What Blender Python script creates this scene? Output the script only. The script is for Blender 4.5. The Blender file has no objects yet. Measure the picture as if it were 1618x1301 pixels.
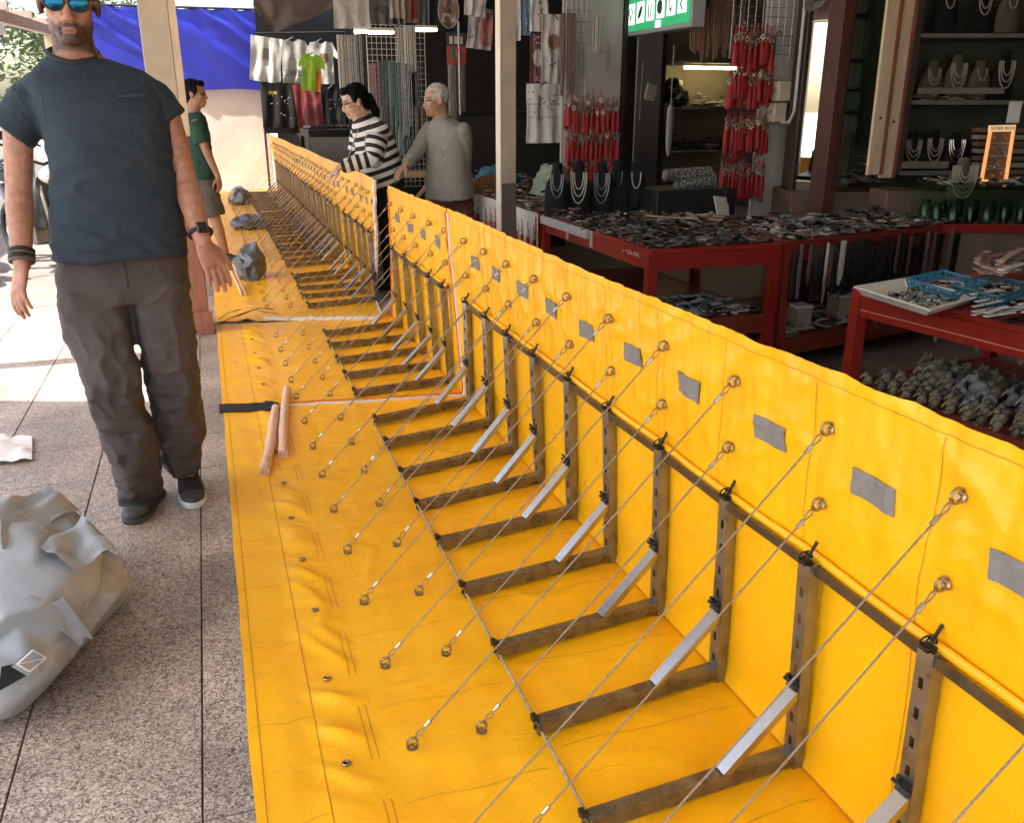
import bpy, bmesh, math, random
from mathutils import Vector, Matrix, noise
R = math.radians
random.seed(7)
scn = bpy.context.scene
COL = scn.collection
V = Vector

# ------------------------------------------------------------------ camera, sky, sun, exposure
CAM = V((0, 0, 1.45)); FPX = 1393.0; PITCH = R(19.24); YAW = R(18.55)
cd = bpy.data.cameras.new('camera'); cam = bpy.data.objects.new('camera', cd); COL.objects.link(cam)
cam.location = CAM; cam.rotation_euler = (R(90) - PITCH, 0, -YAW)
cd.sensor_fit = 'HORIZONTAL'; cd.sensor_width = 36.0; cd.lens = 36.0 * FPX / 1618.0
cd.clip_start = 0.05; cd.clip_end = 2000
scn.camera = cam
SUN_EL = R(58)
SUN_AZ = R(-103)
SUN_D = V((-math.cos(SUN_EL) * math.sin(SUN_AZ), -math.cos(SUN_EL) * math.cos(SUN_AZ), -math.sin(SUN_EL)))           # the sun stands over the street on the left
world = bpy.data.worlds.new('World'); scn.world = world; world.use_nodes = True
wn = world.node_tree
sky = wn.nodes.new('ShaderNodeTexSky'); sky.sky_type = 'NISHITA'; sky.sun_disc = False
sky.sun_elevation = SUN_EL; sky.sun_rotation = SUN_AZ; sky.dust_density = 3.0; sky.air_density = 1.3
bg = wn.nodes['Background']; bg.inputs['Strength'].default_value = 0.15
wn.links.new(sky.outputs['Color'], bg.inputs['Color'])
sd = bpy.data.lights.new('sun', 'SUN'); sun = bpy.data.objects.new('sun', sd); COL.objects.link(sun)
sd.energy = 4.5; sd.angle = R(0.5); sd.color = (1.0, 0.95, 0.87)
sun.rotation_euler = SUN_D.to_track_quat('-Z', 'Y').to_euler(); sun.location = (-6, 6, 9)
scn.view_settings.view_transform = 'Standard'; scn.view_settings.look = 'None'
scn.view_settings.exposure = 1.85; scn.view_settings.gamma = 1.0
scn.cycles.use_denoising = True
scn.cycles.use_adaptive_sampling = True; scn.cycles.adaptive_threshold = 0.04; scn.cycles.adaptive_min_samples = 16
scn.cycles.max_bounces = 5; scn.cycles.diffuse_bounces = 4; scn.cycles.glossy_bounces = 3
scn.cycles.sample_clamp_indirect = 6.0
scn.cycles.caustics_reflective = False; scn.cycles.caustics_refractive = False

# ------------------------------------------------------------------ layout: a sight line met with a known plane of the place
_f = V((math.sin(YAW) * math.cos(PITCH), math.cos(YAW) * math.cos(PITCH), -math.sin(PITCH)))
_r = V((math.cos(YAW), -math.sin(YAW), 0)); _u = _r.cross(_f)
def ray(px, py): return _f * FPX + _r * (px - 809) - _u * (py - 650.5)
def AX(px, py, X): d = ray(px, py); return CAM + d * (X / d.x)
def AY(px, py, Y): d = ray(px, py); return CAM + d * (Y / d.y)
def AZ(px, py, Z=0.0): d = ray(px, py); return CAM + d * ((Z - CAM.z) / d.z)
QN = V((math.sin(YAW), math.cos(YAW), 0))
def AQ(px, py, D): d = ray(px, py); return CAM + d * (D / d.dot(QN))

# ------------------------------------------------------------------ materials
MATS = {}
def mat(name, col, rough=0.6, metal=0.0, var=0.12, scale=18.0, bump=0.0, bscale=60.0, col2=None, emit=None, estr=0.0, stretch=None, detail=4.0, spec=None):
    if name in MATS: return MATS[name]
    m = bpy.data.materials.new(name); m.use_nodes = True
    nt = m.node_tree; N = nt.nodes; L = nt.links; b = N['Principled BSDF']
    b.inputs['Roughness'].default_value = rough; b.inputs['Metallic'].default_value = metal
    if spec is not None: b.inputs['Specular IOR Level'].default_value = spec
    tc = N.new('ShaderNodeTexCoord'); mp = N.new('ShaderNodeMapping'); L.new(tc.outputs['Object'], mp.inputs['Vector'])
    if stretch: mp.inputs['Scale'].default_value = stretch
    nz = N.new('ShaderNodeTexNoise'); nz.inputs['Scale'].default_value = scale; nz.inputs['Detail'].default_value = detail
    L.new(mp.outputs[0], nz.inputs['Vector'])
    rp = N.new('ShaderNodeValToRGB'); rp.color_ramp.elements[0].position = 0.3; rp.color_ramp.elements[1].position = 0.7
    c2 = col2 if col2 else tuple(min(1.0, c * (1 + var)) for c in col)
    c1 = col if col2 else tuple(c * (1 - var) for c in col)
    rp.color_ramp.elements[0].color = (*c1, 1); rp.color_ramp.elements[1].color = (*c2, 1)
    L.new(nz.outputs['Fac'], rp.inputs['Fac']); L.new(rp.outputs['Color'], b.inputs['Base Color'])
    mr = N.new('ShaderNodeMapRange'); mr.inputs['To Min'].default_value = max(0.02, rough - 0.1); mr.inputs['To Max'].default_value = min(1, rough + 0.1)
    L.new(nz.outputs['Fac'], mr.inputs['Value']); L.new(mr.outputs[0], b.inputs['Roughness'])
    if bump > 0:
        n2 = N.new('ShaderNodeTexNoise'); n2.inputs['Scale'].default_value = bscale; n2.inputs['Detail'].default_value = 6
        L.new(mp.outputs[0], n2.inputs['Vector'])
        bp = N.new('ShaderNodeBump'); bp.inputs['Strength'].default_value = bump; bp.inputs['Distance'].default_value = 0.01
        L.new(n2.outputs['Fac'], bp.inputs['Height']); L.new(bp.outputs[0], b.inputs['Normal'])
    if emit:
        b.inputs['Emission Color'].default_value = (*emit, 1); b.inputs['Emission Strength'].default_value = estr
    MATS[name] = m; return m

def mat_granite():
    m = bpy.data.materials.new('granite_tile'); m.use_nodes = True
    N = m.node_tree.nodes; L = m.node_tree.links; b = N['Principled BSDF']
    g = N.new('ShaderNodeNewGeometry')
    v1 = N.new('ShaderNodeTexVoronoi'); v1.inputs['Scale'].default_value = 235; v1.feature = 'F1'
    nzw = N.new('ShaderNodeTexNoise'); nzw.inputs['Scale'].default_value = 60
    ad = N.new('ShaderNodeMixRGB'); ad.blend_type = 'ADD'; ad.inputs['Fac'].default_value = 0.02
    L.new(g.outputs['Position'], nzw.inputs['Vector']); L.new(g.outputs['Position'], ad.inputs['Color1']); L.new(nzw.outputs['Color'], ad.inputs['Color2'])
    L.new(ad.outputs['Color'], v1.inputs['Vector'])
    sp = N.new('ShaderNodeSeparateColor'); L.new(v1.outputs['Color'], sp.inputs['Color'])
    rp = N.new('ShaderNodeValToRGB'); rp.color_ramp.interpolation = 'CONSTANT'
    els = rp.color_ramp.elements
    for p, c in [(0.0, (.13, .10, .083)), (.12, (.25, .185, .15)), (.28, (.40, .30, .24)), (.5, (.54, .435, .36)), (.72, (.66, .565, .48)), (.9, (.75, .69, .61))]:
        e = els.new(p) if p > 0 else els[0]; e.position = p; e.color = (*c, 1)
    if len(els) > 6: els.remove(els[-1])
    L.new(sp.outputs[0], rp.inputs['Fac'])
    n3 = N.new('ShaderNodeTexNoise'); n3.inputs['Scale'].default_value = 3.2; n3.inputs['Detail'].default_value = 5; L.new(g.outputs['Position'], n3.inputs['Vector'])
    mr = N.new('ShaderNodeMapRange'); mr.inputs['From Min'].default_value = .3; mr.inputs['From Max'].default_value = .7; mr.inputs['To Min'].default_value = .52; mr.inputs['To Max'].default_value = .97
    L.new(n3.outputs['Fac'], mr.inputs['Value'])
    oi = N.new('ShaderNodeObjectInfo'); mo = N.new('ShaderNodeMapRange'); mo.inputs['To Min'].default_value = .86; mo.inputs['To Max'].default_value = 1.06
    L.new(oi.outputs['Random'], mo.inputs['Value'])
    m1 = N.new('ShaderNodeMath'); m1.operation = 'MULTIPLY'; L.new(mr.outputs[0], m1.inputs[0]); L.new(mo.outputs[0], m1.inputs[1])
    mx = N.new('ShaderNodeMixRGB'); mx.blend_type = 'MULTIPLY'; mx.inputs['Fac'].default_value = 1
    L.new(rp.outputs['Color'], mx.inputs['Color1']); L.new(m1.outputs[0], mx.inputs['Color2'])
    L.new(mx.outputs['Color'], b.inputs['Base Color']); b.inputs['Roughness'].default_value = .42
    bp = N.new('ShaderNodeBump'); bp.inputs['Strength'].default_value = .12; bp.inputs['Distance'].default_value = .003
    L.new(v1.outputs['Distance'], bp.inputs['Height']); L.new(bp.outputs[0], b.inputs['Normal'])
    MATS['granite_tile'] = m; return m

def mat_vinyl():
    m = bpy.data.materials.new('yellow_vinyl'); m.use_nodes = True
    N = m.node_tree.nodes; L = m.node_tree.links; b = N['Principled BSDF']
    g = N.new('ShaderNodeNewGeometry')
    n1 = N.new('ShaderNodeTexNoise'); n1.inputs['Scale'].default_value = 2.6; n1.inputs['Detail'].default_value = 6; L.new(g.outputs['Position'], n1.inputs['Vector'])
    rp = N.new('ShaderNodeValToRGB'); e = rp.color_ramp.elements
    e[0].position = .3; e[0].color = (.90, .41, .003, 1); e[1].position = .72; e[1].color = (.96, .505, .006, 1)
    L.new(n1.outputs['Fac'], rp.inputs['Fac'])
    # scuffs and dust picked up while it was unrolled
    n2 = N.new('ShaderNodeTexNoise'); n2.inputs['Scale'].default_value = 7; n2.inputs['Detail'].default_value = 8; n2.inputs['Roughness'].default_value = .7; L.new(g.outputs['Position'], n2.inputs['Vector'])
    r2 = N.new('ShaderNodeMapRange'); r2.inputs['From Min'].default_value = .56; r2.inputs['From Max'].default_value = .8; r2.inputs['To Max'].default_value = .45; L.new(n2.outputs['Fac'], r2.inputs['Value'])
    mx = N.new('ShaderNodeMixRGB'); mx.inputs['Color2'].default_value = (.60, .32, .04, 1); L.new(r2.outputs[0], mx.inputs['Fac']); L.new(rp.outputs['Color'], mx.inputs['Color1'])
    L.new(mx.outputs['Color'], b.inputs['Base Color'])
    rr = N.new('ShaderNodeMapRange'); rr.inputs['To Min'].default_value = .18; rr.inputs['To Max'].default_value = .42; L.new(n2.outputs['Fac'], rr.inputs['Value']); L.new(rr.outputs[0], b.inputs['Roughness'])
    n4 = N.new('ShaderNodeTexNoise'); n4.inputs['Scale'].default_value = 26; n4.inputs['Detail'].default_value = 5; L.new(g.outputs['Position'], n4.inputs['Vector'])
    bp = N.new('ShaderNodeBump'); bp.inputs['Strength'].default_value = .16; bp.inputs['Distance'].default_value = .012
    L.new(n4.outputs['Fac'], bp.inputs['Height'])
    # sharp packing folds: thin ridges along warped cell edges
    vd = N.new('ShaderNodeTexVoronoi'); vd.feature = 'DISTANCE_TO_EDGE'; vd.inputs['Scale'].default_value = 3.4; vd.inputs['Randomness'].default_value = .85
    nw = N.new('ShaderNodeTexNoise'); nw.inputs['Scale'].default_value = 3; L.new(g.outputs['Position'], nw.inputs['Vector'])
    aw_ = N.new('ShaderNodeMixRGB'); aw_.blend_type = 'ADD'; aw_.inputs['Fac'].default_value = .12; L.new(g.outputs['Position'], aw_.inputs['Color1']); L.new(nw.outputs['Color'], aw_.inputs['Color2']); L.new(aw_.outputs['Color'], vd.inputs['Vector'])
    cr_ = N.new('ShaderNodeMapRange'); cr_.interpolation_type = 'SMOOTHSTEP'; cr_.inputs['From Max'].default_value = .009; cr_.inputs['To Min'].default_value = 1; cr_.inputs['To Max'].default_value = 0; L.new(vd.outputs['Distance'], cr_.inputs['Value'])
    nm = N.new('ShaderNodeTexNoise'); nm.inputs['Scale'].default_value = 2.2; L.new(g.outputs['Position'], nm.inputs['Vector'])
    nr = N.new('ShaderNodeMapRange'); nr.inputs['From Min'].default_value = .5; nr.inputs['From Max'].default_value = .66; L.new(nm.outputs['Fac'], nr.inputs['Value'])
    ml = N.new('ShaderNodeMath'); ml.operation = 'MULTIPLY'; L.new(cr_.outputs[0], ml.inputs[0]); L.new(nr.outputs[0], ml.inputs[1])
    b2_ = N.new('ShaderNodeBump'); b2_.inputs['Strength'].default_value = .28; b2_.inputs['Distance'].default_value = .004; L.new(ml.outputs[0], b2_.inputs['Height']); L.new(bp.outputs[0], b2_.inputs['Normal']); L.new(b2_.outputs[0], b.inputs['Normal'])
    MATS['yellow_vinyl'] = m; return m

def mat_vcol(name, rough=.5, bump=.15, bscale=180, sss=0.0):
    m = bpy.data.materials.new(name); m.use_nodes = True
    N = m.node_tree.nodes; L = m.node_tree.links; b = N['Principled BSDF']
    a = N.new('ShaderNodeAttribute'); a.attribute_name = 'Col'
    tc = N.new('ShaderNodeTexCoord')
    nz = N.new('ShaderNodeTexNoise'); nz.inputs['Scale'].default_value = 40; nz.inputs['Detail'].default_value = 6; L.new(tc.outputs['Object'], nz.inputs['Vector'])
    mr = N.new('ShaderNodeMapRange'); mr.inputs['From Min'].default_value = .3; mr.inputs['From Max'].default_value = .7; mr.inputs['To Min'].default_value = .74; mr.inputs['To Max'].default_value = 1.2; L.new(nz.outputs['Fac'], mr.inputs['Value'])
    mx = N.new('ShaderNodeMixRGB'); mx.blend_type = 'MULTIPLY'; mx.inputs['Fac'].default_value = 1; L.new(a.outputs['Color'], mx.inputs['Color1']); L.new(mr.outputs[0], mx.inputs['Color2'])
    L.new(mx.outputs['Color'], b.inputs['Base Color']); b.inputs['Roughness'].default_value = rough
    if sss: b.inputs['Subsurface Weight'].default_value = sss; b.inputs['Subsurface Radius'].default_value = (.01, .004, .002)
    n2 = N.new('ShaderNodeTexNoise'); n2.inputs['Scale'].default_value = bscale; n2.inputs['Detail'].default_value = 3; L.new(tc.outputs['Object'], n2.inputs['Vector'])
    bp = N.new('ShaderNodeBump'); bp.inputs['Strength'].default_value = bump; bp.inputs['Distance'].default_value = .003; L.new(n2.outputs['Fac'], bp.inputs['Height']); L.new(bp.outputs[0], b.inputs['Normal'])
    MATS[name] = m; return m

def mat_glass(name, col=(1, 1, 1), rough=.03, alpha=.18):
    m = bpy.data.materials.new(name); m.use_nodes = True
    N = m.node_tree.nodes; L = m.node_tree.links; b = N['Principled BSDF']
    N.remove(b); out = N['Material Output']; tr = N.new('ShaderNodeBsdfTransparent'); tr.inputs['Color'].default_value = (*[min(1, c + .12) for c in col], 1)
    gl = N.new('ShaderNodeBsdfGlossy'); gl.inputs['Roughness'].default_value = rough; lw = N.new('ShaderNodeLayerWeight'); lw.inputs['Blend'].default_value = .3; pw = N.new('ShaderNodeMath'); pw.operation = 'POWER'; pw.inputs[1].default_value = 3.0; L.new(lw.outputs['Facing'], pw.inputs[0]); fr = N.new('ShaderNodeMath'); fr.operation = 'MULTIPLY_ADD'; fr.inputs[1].default_value = .3; fr.inputs[2].default_value = .03; L.new(pw.outputs[0], fr.inputs[0])
    mx = N.new('ShaderNodeMixShader'); L.new(fr.outputs[0], mx.inputs['Fac']); L.new(tr.outputs[0], mx.inputs[1]); L.new(gl.outputs[0], mx.inputs[2]); L.new(mx.outputs[0], out.inputs['Surface'])
    MATS[name] = m; return m

GRANITE = mat_granite(); VINYL = mat_vinyl()
SKIN = mat_vcol('skin', .5, .3, 260, 0)
STEEL = mat('galvanised_steel', (.27, .26, .245), .3, .85, .25, 14, .06, 120, stretch=(1, 1, 1))
STEEL_B = mat('bright_steel', (.43, .41, .385), .24, .95, .10, 5, .03, 90)
STEEL_D = mat('dark_steel', (.035, .030, .026), .5, .6, .3, 40, .1, 120)
WIRE = mat('wire_rope', (.30, .22, .15), .45, .7, .3, 300, .3, 400)
RINGM = mat('eye_ring_metal', (.36, .26, .15), .3, .9, .3, 60)
WHITE = mat('white_paint', (.74, .72, .68), .5, 0, .06, 12)
BLACK = mat('black_rubber', (.005, .005, .006), .55, 0, .3, 30, .1)
GREYP = mat('grey_patch', (.20, .185, .18), .6, 0, .1, 60, .15, 200)
SEAM = mat('seam_thread', (.42, .19, .01), .6, 0, .2, 60)
ORANGE = mat('orange_trim', (.8, .22, .02), .4, 0, .1, 30)
WOODP = mat('pale_wood', (.62, .40, .21), .55, 0, .2, 8, .2, 60, stretch=(12, 1.5, 12))
WOODD = mat('brown_wood', (.085, .03, .02), .5, 0, .25, 9, .2, 60, stretch=(8, 8, 1))
CREAMW = mat('cream_painted_wood', (.60, .46, .31), .55, 0, .12, 14, .12, 60, stretch=(3, 3, .6))
REDF = mat('red_frame_paint', (.25, .014, .008), .36, 0, .15, 10, .06, 80)
REDD = mat('dark_red_shelf', (.17, .028, .014), .5, 0, .2, 10, .1, 80)
GREYTARP = mat('grey_tarpaulin', (.34, .365, .39), .25, 0, .12, 6, .12, 40)
GREYTARPD = mat('dark_grey_tarpaulin', (.085, .085, .09), .2, 0, .2, 8, .1, 40)
CONC = mat('street_concrete', (.42, .40, .37), .85, 0, .12, 3, .15, 30)
MORTAR = mat('tile_mortar', (.075, .06, .05), .9, 0, .2, 40, .1)

# ------------------------------------------------------------------ mesh helpers
ORG = {}
def frame_of(d, ref=None):
    d = d.normalized()
    up = ref if ref is not None else (V((0, 0, 1)) if abs(d.z) < .9 else V((1, 0, 0)))
    s = d.cross(up)
    if s.length < 1e-5: s = d.cross(V((0, 1, 0)))
    s.normalize(); return s, s.cross(d).normalized()
class MB:
    def __init__(s): s.v = []; s.f = []; s.m = []; s.cur = 0
    def add(s, vs, fs):
        o = len(s.v); s.v += [V(p) for p in vs]
        for f in fs: s.f.append(tuple(i + o for i in f)); s.m.append(s.cur)
        return s
    def box(s, c, d, rot=None, bev=0.0):
        c = V(c); hx, hy, hz = d[0] / 2, d[1] / 2, d[2] / 2
        if bev > 0:
            b = min(bev, hx * .49, hy * .49, hz * .49)
            bm = bmesh.new(); bmesh.ops.create_cube(bm, size=1)
            for v in bm.verts: v.co = V((v.co.x * d[0], v.co.y * d[1], v.co.z * d[2]))
            bmesh.ops.bevel(bm, geom=bm.edges[:], offset=b, segments=1, affect='EDGES')
            bm.verts.index_update()
            P = [v.co.copy() for v in bm.verts]; F = [tuple(v.index for v in f.verts) for f in bm.faces]; bm.free()
        else:
            P = [V((x, y, z)) for z in (-hz, hz) for y in (-hy, hy) for x in (-hx, hx)]
            F = [(0, 2, 3, 1), (4, 5, 7, 6), (0, 1, 5, 4), (2, 6, 7, 3), (0, 4, 6, 2), (1, 3, 7, 5)]
        if rot is not None: P = [rot @ p for p in P]
        return s.add([c + p for p in P], F)
    def b2(s, lo, hi, bev=0.0):
        lo = V(lo); hi = V(hi); return s.box((lo + hi) / 2, hi - lo, None, bev)
    def bar(s, p, q, w, h, ref=None, bev=0.0):
        p = V(p); q = V(q); d = q - p; sd_, up = frame_of(d, ref); dn = d.normalized()
        return s.box((p + q) / 2, (d.length, w, h), Matrix((dn, sd_, up)).transposed(), bev)
    def tube(s, pts, r, n=8, closed=False, caps=True):
        pts = [V(p) for p in pts]; k = len(pts); rings = []; rs = r if isinstance(r, (list, tuple)) else [r] * k
        ref = None; o = len(s.v)
        for i in range(k):
            if closed: d = pts[(i + 1) % k] - pts[i - 1]
            else: d = pts[min(i + 1, k - 1)] - pts[max(i - 1, 0)]
            if d.length < 1e-9: d = V((0, 0, 1))
            d.normalize()
            if ref is None: a, b = frame_of(d)
            else:
                a = ref - d * ref.dot(d)
                if a.length < 1e-6: a, b = frame_of(d)
                a.normalize()
                b = d.cross(a)
            ref = a; b = d.cross(a)
            for j in range(n):
                t = 2 * math.pi * j / n; s.v.append(pts[i] + (a * math.cos(t) + b * math.sin(t)) * rs[i])
        kk = k if closed else k - 1
        for i in range(kk):
            for j in range(n):
                A = o + i * n + j; B = o + i * n + (j + 1) % n; i2 = (i + 1) % k
                s.f.append((A, B, o + i2 * n + (j + 1) % n, o + i2 * n + j)); s.m.append(s.cur)
        if caps and not closed:
            s.f.append(tuple(o + j for j in range(n))[::-1]); s.m.append(s.cur)
            s.f.append(tuple(o + (k - 1) * n + j for j in range(n))); s.m.append(s.cur)
        return s
    def ring(s, c, axis, R_, r, n=14, m=6, sx=1.0):
        a, b = frame_of(V(axis)); c = V(c)
        return s.tube([c + (a * math.cos(2 * math.pi * i / n) * sx + b * math.sin(2 * math.pi * i / n)) * R_ for i in range(n)], r, m, True)
    def ell(s, c, rad, rot=None, nu=14, nv=9):
        c = V(c); P = []; F = []
        for i in range(1, nv):
            t = math.pi * i / nv
            for j in range(nu):
                p = 2 * math.pi * j / nu
                P.append(V((math.sin(t) * math.cos(p) * rad[0], math.sin(t) * math.sin(p) * rad[1], math.cos(t) * rad[2])))
        P += [V((0, 0, rad[2])), V((0, 0, -rad[2]))]; T = len(P) - 2; B = T + 1
        for i in range(nv - 2):
            for j in range(nu):
                a = i * nu + j; b = i * nu + (j + 1) % nu; F.append((a, a + nu, b + nu, b))
        for j in range(nu):
            F.append((T, j, (j + 1) % nu)); o = (nv - 2) * nu; F.append((B, o + (j + 1) % nu, o + j))
        if rot is not None: P = [rot @ p for p in P]
        return s.add([c + p for p in P], F)
    def loft(s, rings, n=20, caps=True, pw=2.0):
        """rings: (centre, half-width vector, half-depth vector)"""
        o = len(s.v)
        for c, a, b in rings:
            for j in range(n):
                t = 2 * math.pi * j / n; cs, sn = math.cos(t), math.sin(t)
                ca = math.copysign(abs(cs) ** (2 / pw), cs); sa = math.copysign(abs(sn) ** (2 / pw), sn)
                s.v.append(V(c) + V(a) * ca + V(b) * sa)
        for i in range(len(rings) - 1):
            for j in range(n):
                A = o + i * n + j; B = o + i * n + (j + 1) % n
                s.f.append((A, B, B + n, A + n)); s.m.append(s.cur)
        if caps:
            s.f.append(tuple(o + j for j in range(n))[::-1]); s.m.append(s.cur)
            e = o + (len(rings) - 1) * n; s.f.append(tuple(e + j for j in range(n))); s.m.append(s.cur)
        return s
    def lathe(s, c, prof, n=14, axis=V((0, 0, 1))):
        a, b = frame_of(V(axis)); ax = V(axis).normalized()
        return s.loft([(V(c) + ax * z, a * max(r, 1e-4), b * max(r, 1e-4)) for r, z in prof], n)
    def grid(s, fn, nu, nv):
        P = [fn(i / nu, j / nv) for j in range(nv + 1) for i in range(nu + 1)]; F = []
        for j in range(nv):
            for i in range(nu):
                a = j * (nu + 1) + i; F.append((a, a + 1, a + nu + 2, a + nu + 1))
        return s.add(P, F)
    def sheet(s, fn, nu, nv, th, nrm):
        """a sheet with thickness: front and back grid joined at the rim"""
        nrm = V(nrm) * th; o = len(s.v); s.grid(fn, nu, nv); k = (nu + 1) * (nv + 1)
        fr = s.f[-nu * nv:]
        back = [s.v[o + i] + nrm for i in range(k)]; s.v += back
        for f in fr: s.f.append(tuple(i + k for i in f)[::-1]); s.m.append(s.cur)
        rim = [i for i in range(nu)] + [nu + j * (nu + 1) for j in range(nv)] + [nv * (nu + 1) + nu - i for i in range(nu)] + [(nv - j) * (nu + 1) for j in range(nv)]
        for i, a in enumerate(rim):
            b = rim[(i + 1) % len(rim)]; s.f.append((o + a, o + a + k, o + b + k, o + b)); s.m.append(s.cur)
        return s
    def prism(s, poly, d):
        k = len(poly); d = V(d); P = [V(p) for p in poly]; 
        return s.add(P + [p + d for p in P], [tuple(range(k))[::-1], tuple(range(k, 2 * k))] + [(i, (i + 1) % k, (i + 1) % k + k, i + k) for i in range(k)])
    def mesh(s, name, mats, org=V((0, 0, 0)), smooth=False):
        me = bpy.data.meshes.new(name); me.from_pydata([tuple(p - org) for p in s.v], [], s.f)
        for m in (mats if isinstance(mats, (list, tuple)) else [mats]): me.materials.append(m)
        if any(s.m): me.polygons.foreach_set('material_index', s.m)
        bm = bmesh.new(); bm.from_mesh(me); bmesh.ops.recalc_face_normals(bm, faces=bm.faces); bm.to_mesh(me); bm.free()
        if smooth: smooth_by_angle(me, smooth if smooth is not True else 40)
        me.update(); return me
    def build(s, name, mats, parent=None, smooth=False, org=None):
        o_ = org if org is not None else (ORG.get(parent.name, V((0, 0, 0))) if parent else V((0, 0, 0)))
        me = s.mesh(name, mats, o_, smooth)
        return link(name, me, parent, o_)
def smooth_by_angle(me, deg):
    me.polygons.foreach_set('use_smooth', [True] * len(me.polygons))
    bm = bmesh.new(); bm.from_mesh(me); lim = R(deg)
    for e in bm.edges:
        e.smooth = not (len(e.link_faces) == 2 and e.calc_face_angle(0) > lim)
    bm.to_mesh(me); bm.free()
def link(name, me, parent, org):
    o = bpy.data.objects.new(name, me); COL.objects.link(o)
    if parent: o.parent = parent; o.location = V(org) - ORG.get(parent.name, V((0, 0, 0)))
    else: o.location = org
    ORG[o.name] = V(org); return o
def tag(o, label=None, cat=None, group=None, kind=None):
    if label: o['label'] = label
    if cat: o['category'] = cat
    if group: o['group'] = group
    if kind: o['kind'] = kind
    return o
def thing(name, label, cat, loc=(0, 0, 0), group=None):
    o = bpy.data.objects.new(name, None); COL.objects.link(o); o.location = loc; o.empty_display_size = .1
    ORG[o.name] = V(loc); return tag(o, label, cat, group)
def sub(name, parent, loc):
    o = bpy.data.objects.new(name, None); COL.objects.link(o); o.parent = parent; o.empty_display_size = .05
    o.location = V(loc) - ORG[parent.name]; ORG[o.name] = V(loc); return o
def inst(name, me, parent, loc=(0, 0, 0), rz=0.0, sc=None, rot=None):
    """one more object on shared mesh data, placed in its parent's frame"""
    o = bpy.data.objects.new(name, me); COL.objects.link(o); o.parent = parent; o.location = loc
    o.rotation_euler = rot if rot is not None else (0, 0, rz)
    if sc: o.scale = sc
    ORG[o.name] = (ORG[parent.name] if parent else V((0, 0, 0))) + V(loc); return o
def copy_tree(o, loc=None, rz=None, label=None, parent=None, sc=None):
    c = o.copy(); COL.objects.link(c); c.parent = parent
    if loc is not None: c.location = loc; ORG[c.name] = V(loc)
    if rz is not None: c.rotation_euler.z = rz
    if label: c['label'] = label
    if sc: c.scale = (sc, sc, sc)
    for ch in o.children: copy_tree(ch, parent=c)
    return c
def nz(x, y, z=0.0): return noise.noise(V((x, y, z)))
def fbm(x, y, z=0.0): return nz(x, y, z) + .5 * nz(2.1 * x + 5, 2.1 * y, z) + .25 * nz(4.3 * x, 4.3 * y + 9, z)
def sm(a, b, x):
    t = max(0.0, min(1.0, (x - a) / (b - a))); return t * t * (3 - 2 * t)
def remesh(mb, vox, it=3, fac=.5):
    me = mb.mesh('tmp', []); o = bpy.data.objects.new('tmp', me); COL.objects.link(o)
    r = o.modifiers.new('r', 'REMESH'); r.mode = 'VOXEL'; r.voxel_size = vox; r.use_smooth_shade = True
    if it: s = o.modifiers.new('s', 'SMOOTH'); s.iterations = it; s.factor = fac
    dg = bpy.context.evaluated_depsgraph_get(); dg.update()
    out = bpy.data.meshes.new_from_object(o.evaluated_get(dg))
    bpy.data.objects.remove(o); bpy.data.meshes.remove(me); return out
def disp(me, fn):
    """push every vertex along its normal by fn(co, normal)"""
    ns = [v.normal.copy() for v in me.vertices]
    for v, n in zip(me.vertices, ns): v.co = v.co + n * fn(v.co, n)
    me.update()
def recentre(me, org):
    me.transform(Matrix.Translation(-V(org)))
def text(name, body, size, loc, rot, m, parent, ext=.001):
    c = bpy.data.curves.new(name, 'FONT'); c.body = body; c.size = size; c.align_x = 'CENTER'; c.align_y = 'CENTER'; c.extrude = ext
    o = bpy.data.objects.new(name + '_tmp', c); COL.objects.link(o)
    dg = bpy.context.evaluated_depsgraph_get(); dg.update()
    me = bpy.data.meshes.new_from_object(o.evaluated_get(dg)); bpy.data.objects.remove(o); bpy.data.curves.remove(c)
    me.materials.clear(); me.materials.append(m)
    t = bpy.data.objects.new(name, me); COL.objects.link(t); t.parent = parent
    t.location = V(loc) - (ORG[parent.name] if parent else V((0, 0, 0))); t.rotation_euler = rot; return t

# ================================================================== the setting
g = MB().grid(lambda u, v: V((-150 + 300 * u, -60 + 400 * v, -.012)), 30, 40).build('street_ground', CONC); tag(g, kind='structure')
# pavement: dark mortar bed with a granite tile on it wherever the photo shows tiles, a plain bed further off
PITCH_T = .4085
pave = MB().b2((-2.6, -3, -.011), (5.2, 16.9, -.005)).build('pavement', mat('worn_pavement', (.20, .17, .15), .7, 0, .2, 5, .1, 60)); tag(pave, kind='structure')
bed = MB().b2((-2.3, .9, -.0049), (.30, 7.4, -.0022)).build('tile_bed', MORTAR, pave)
tm = MB().box((0, 0, .001), (PITCH_T - .0045, PITCH_T - .0045, .010), None, .0015).mesh('tile', GRANITE)
for i in range(-4, 2):
    for j in range(0, 15):
        cx = -.152 + PITCH_T * (i - .5); cy = 1.618 + PITCH_T * (j - .5)
        if cx > .2 or cx < -1.95: continue
        o = inst('tile', tm, pave, (cx, cy, random.uniform(-.0006, .0006))); o.rotation_euler = (random.uniform(-.001, .001), random.uniform(-.001, .001), random.choice((0, 1, 2, 3)) * math.pi / 2)
# tiles between the barrier and the stalls
for i in range(3, 6):
    for j in range(5, 16):
        inst('tile', tm, pave, (-.152 + PITCH_T * (i + .5), 1.618 + PITCH_T * j, 0))

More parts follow.
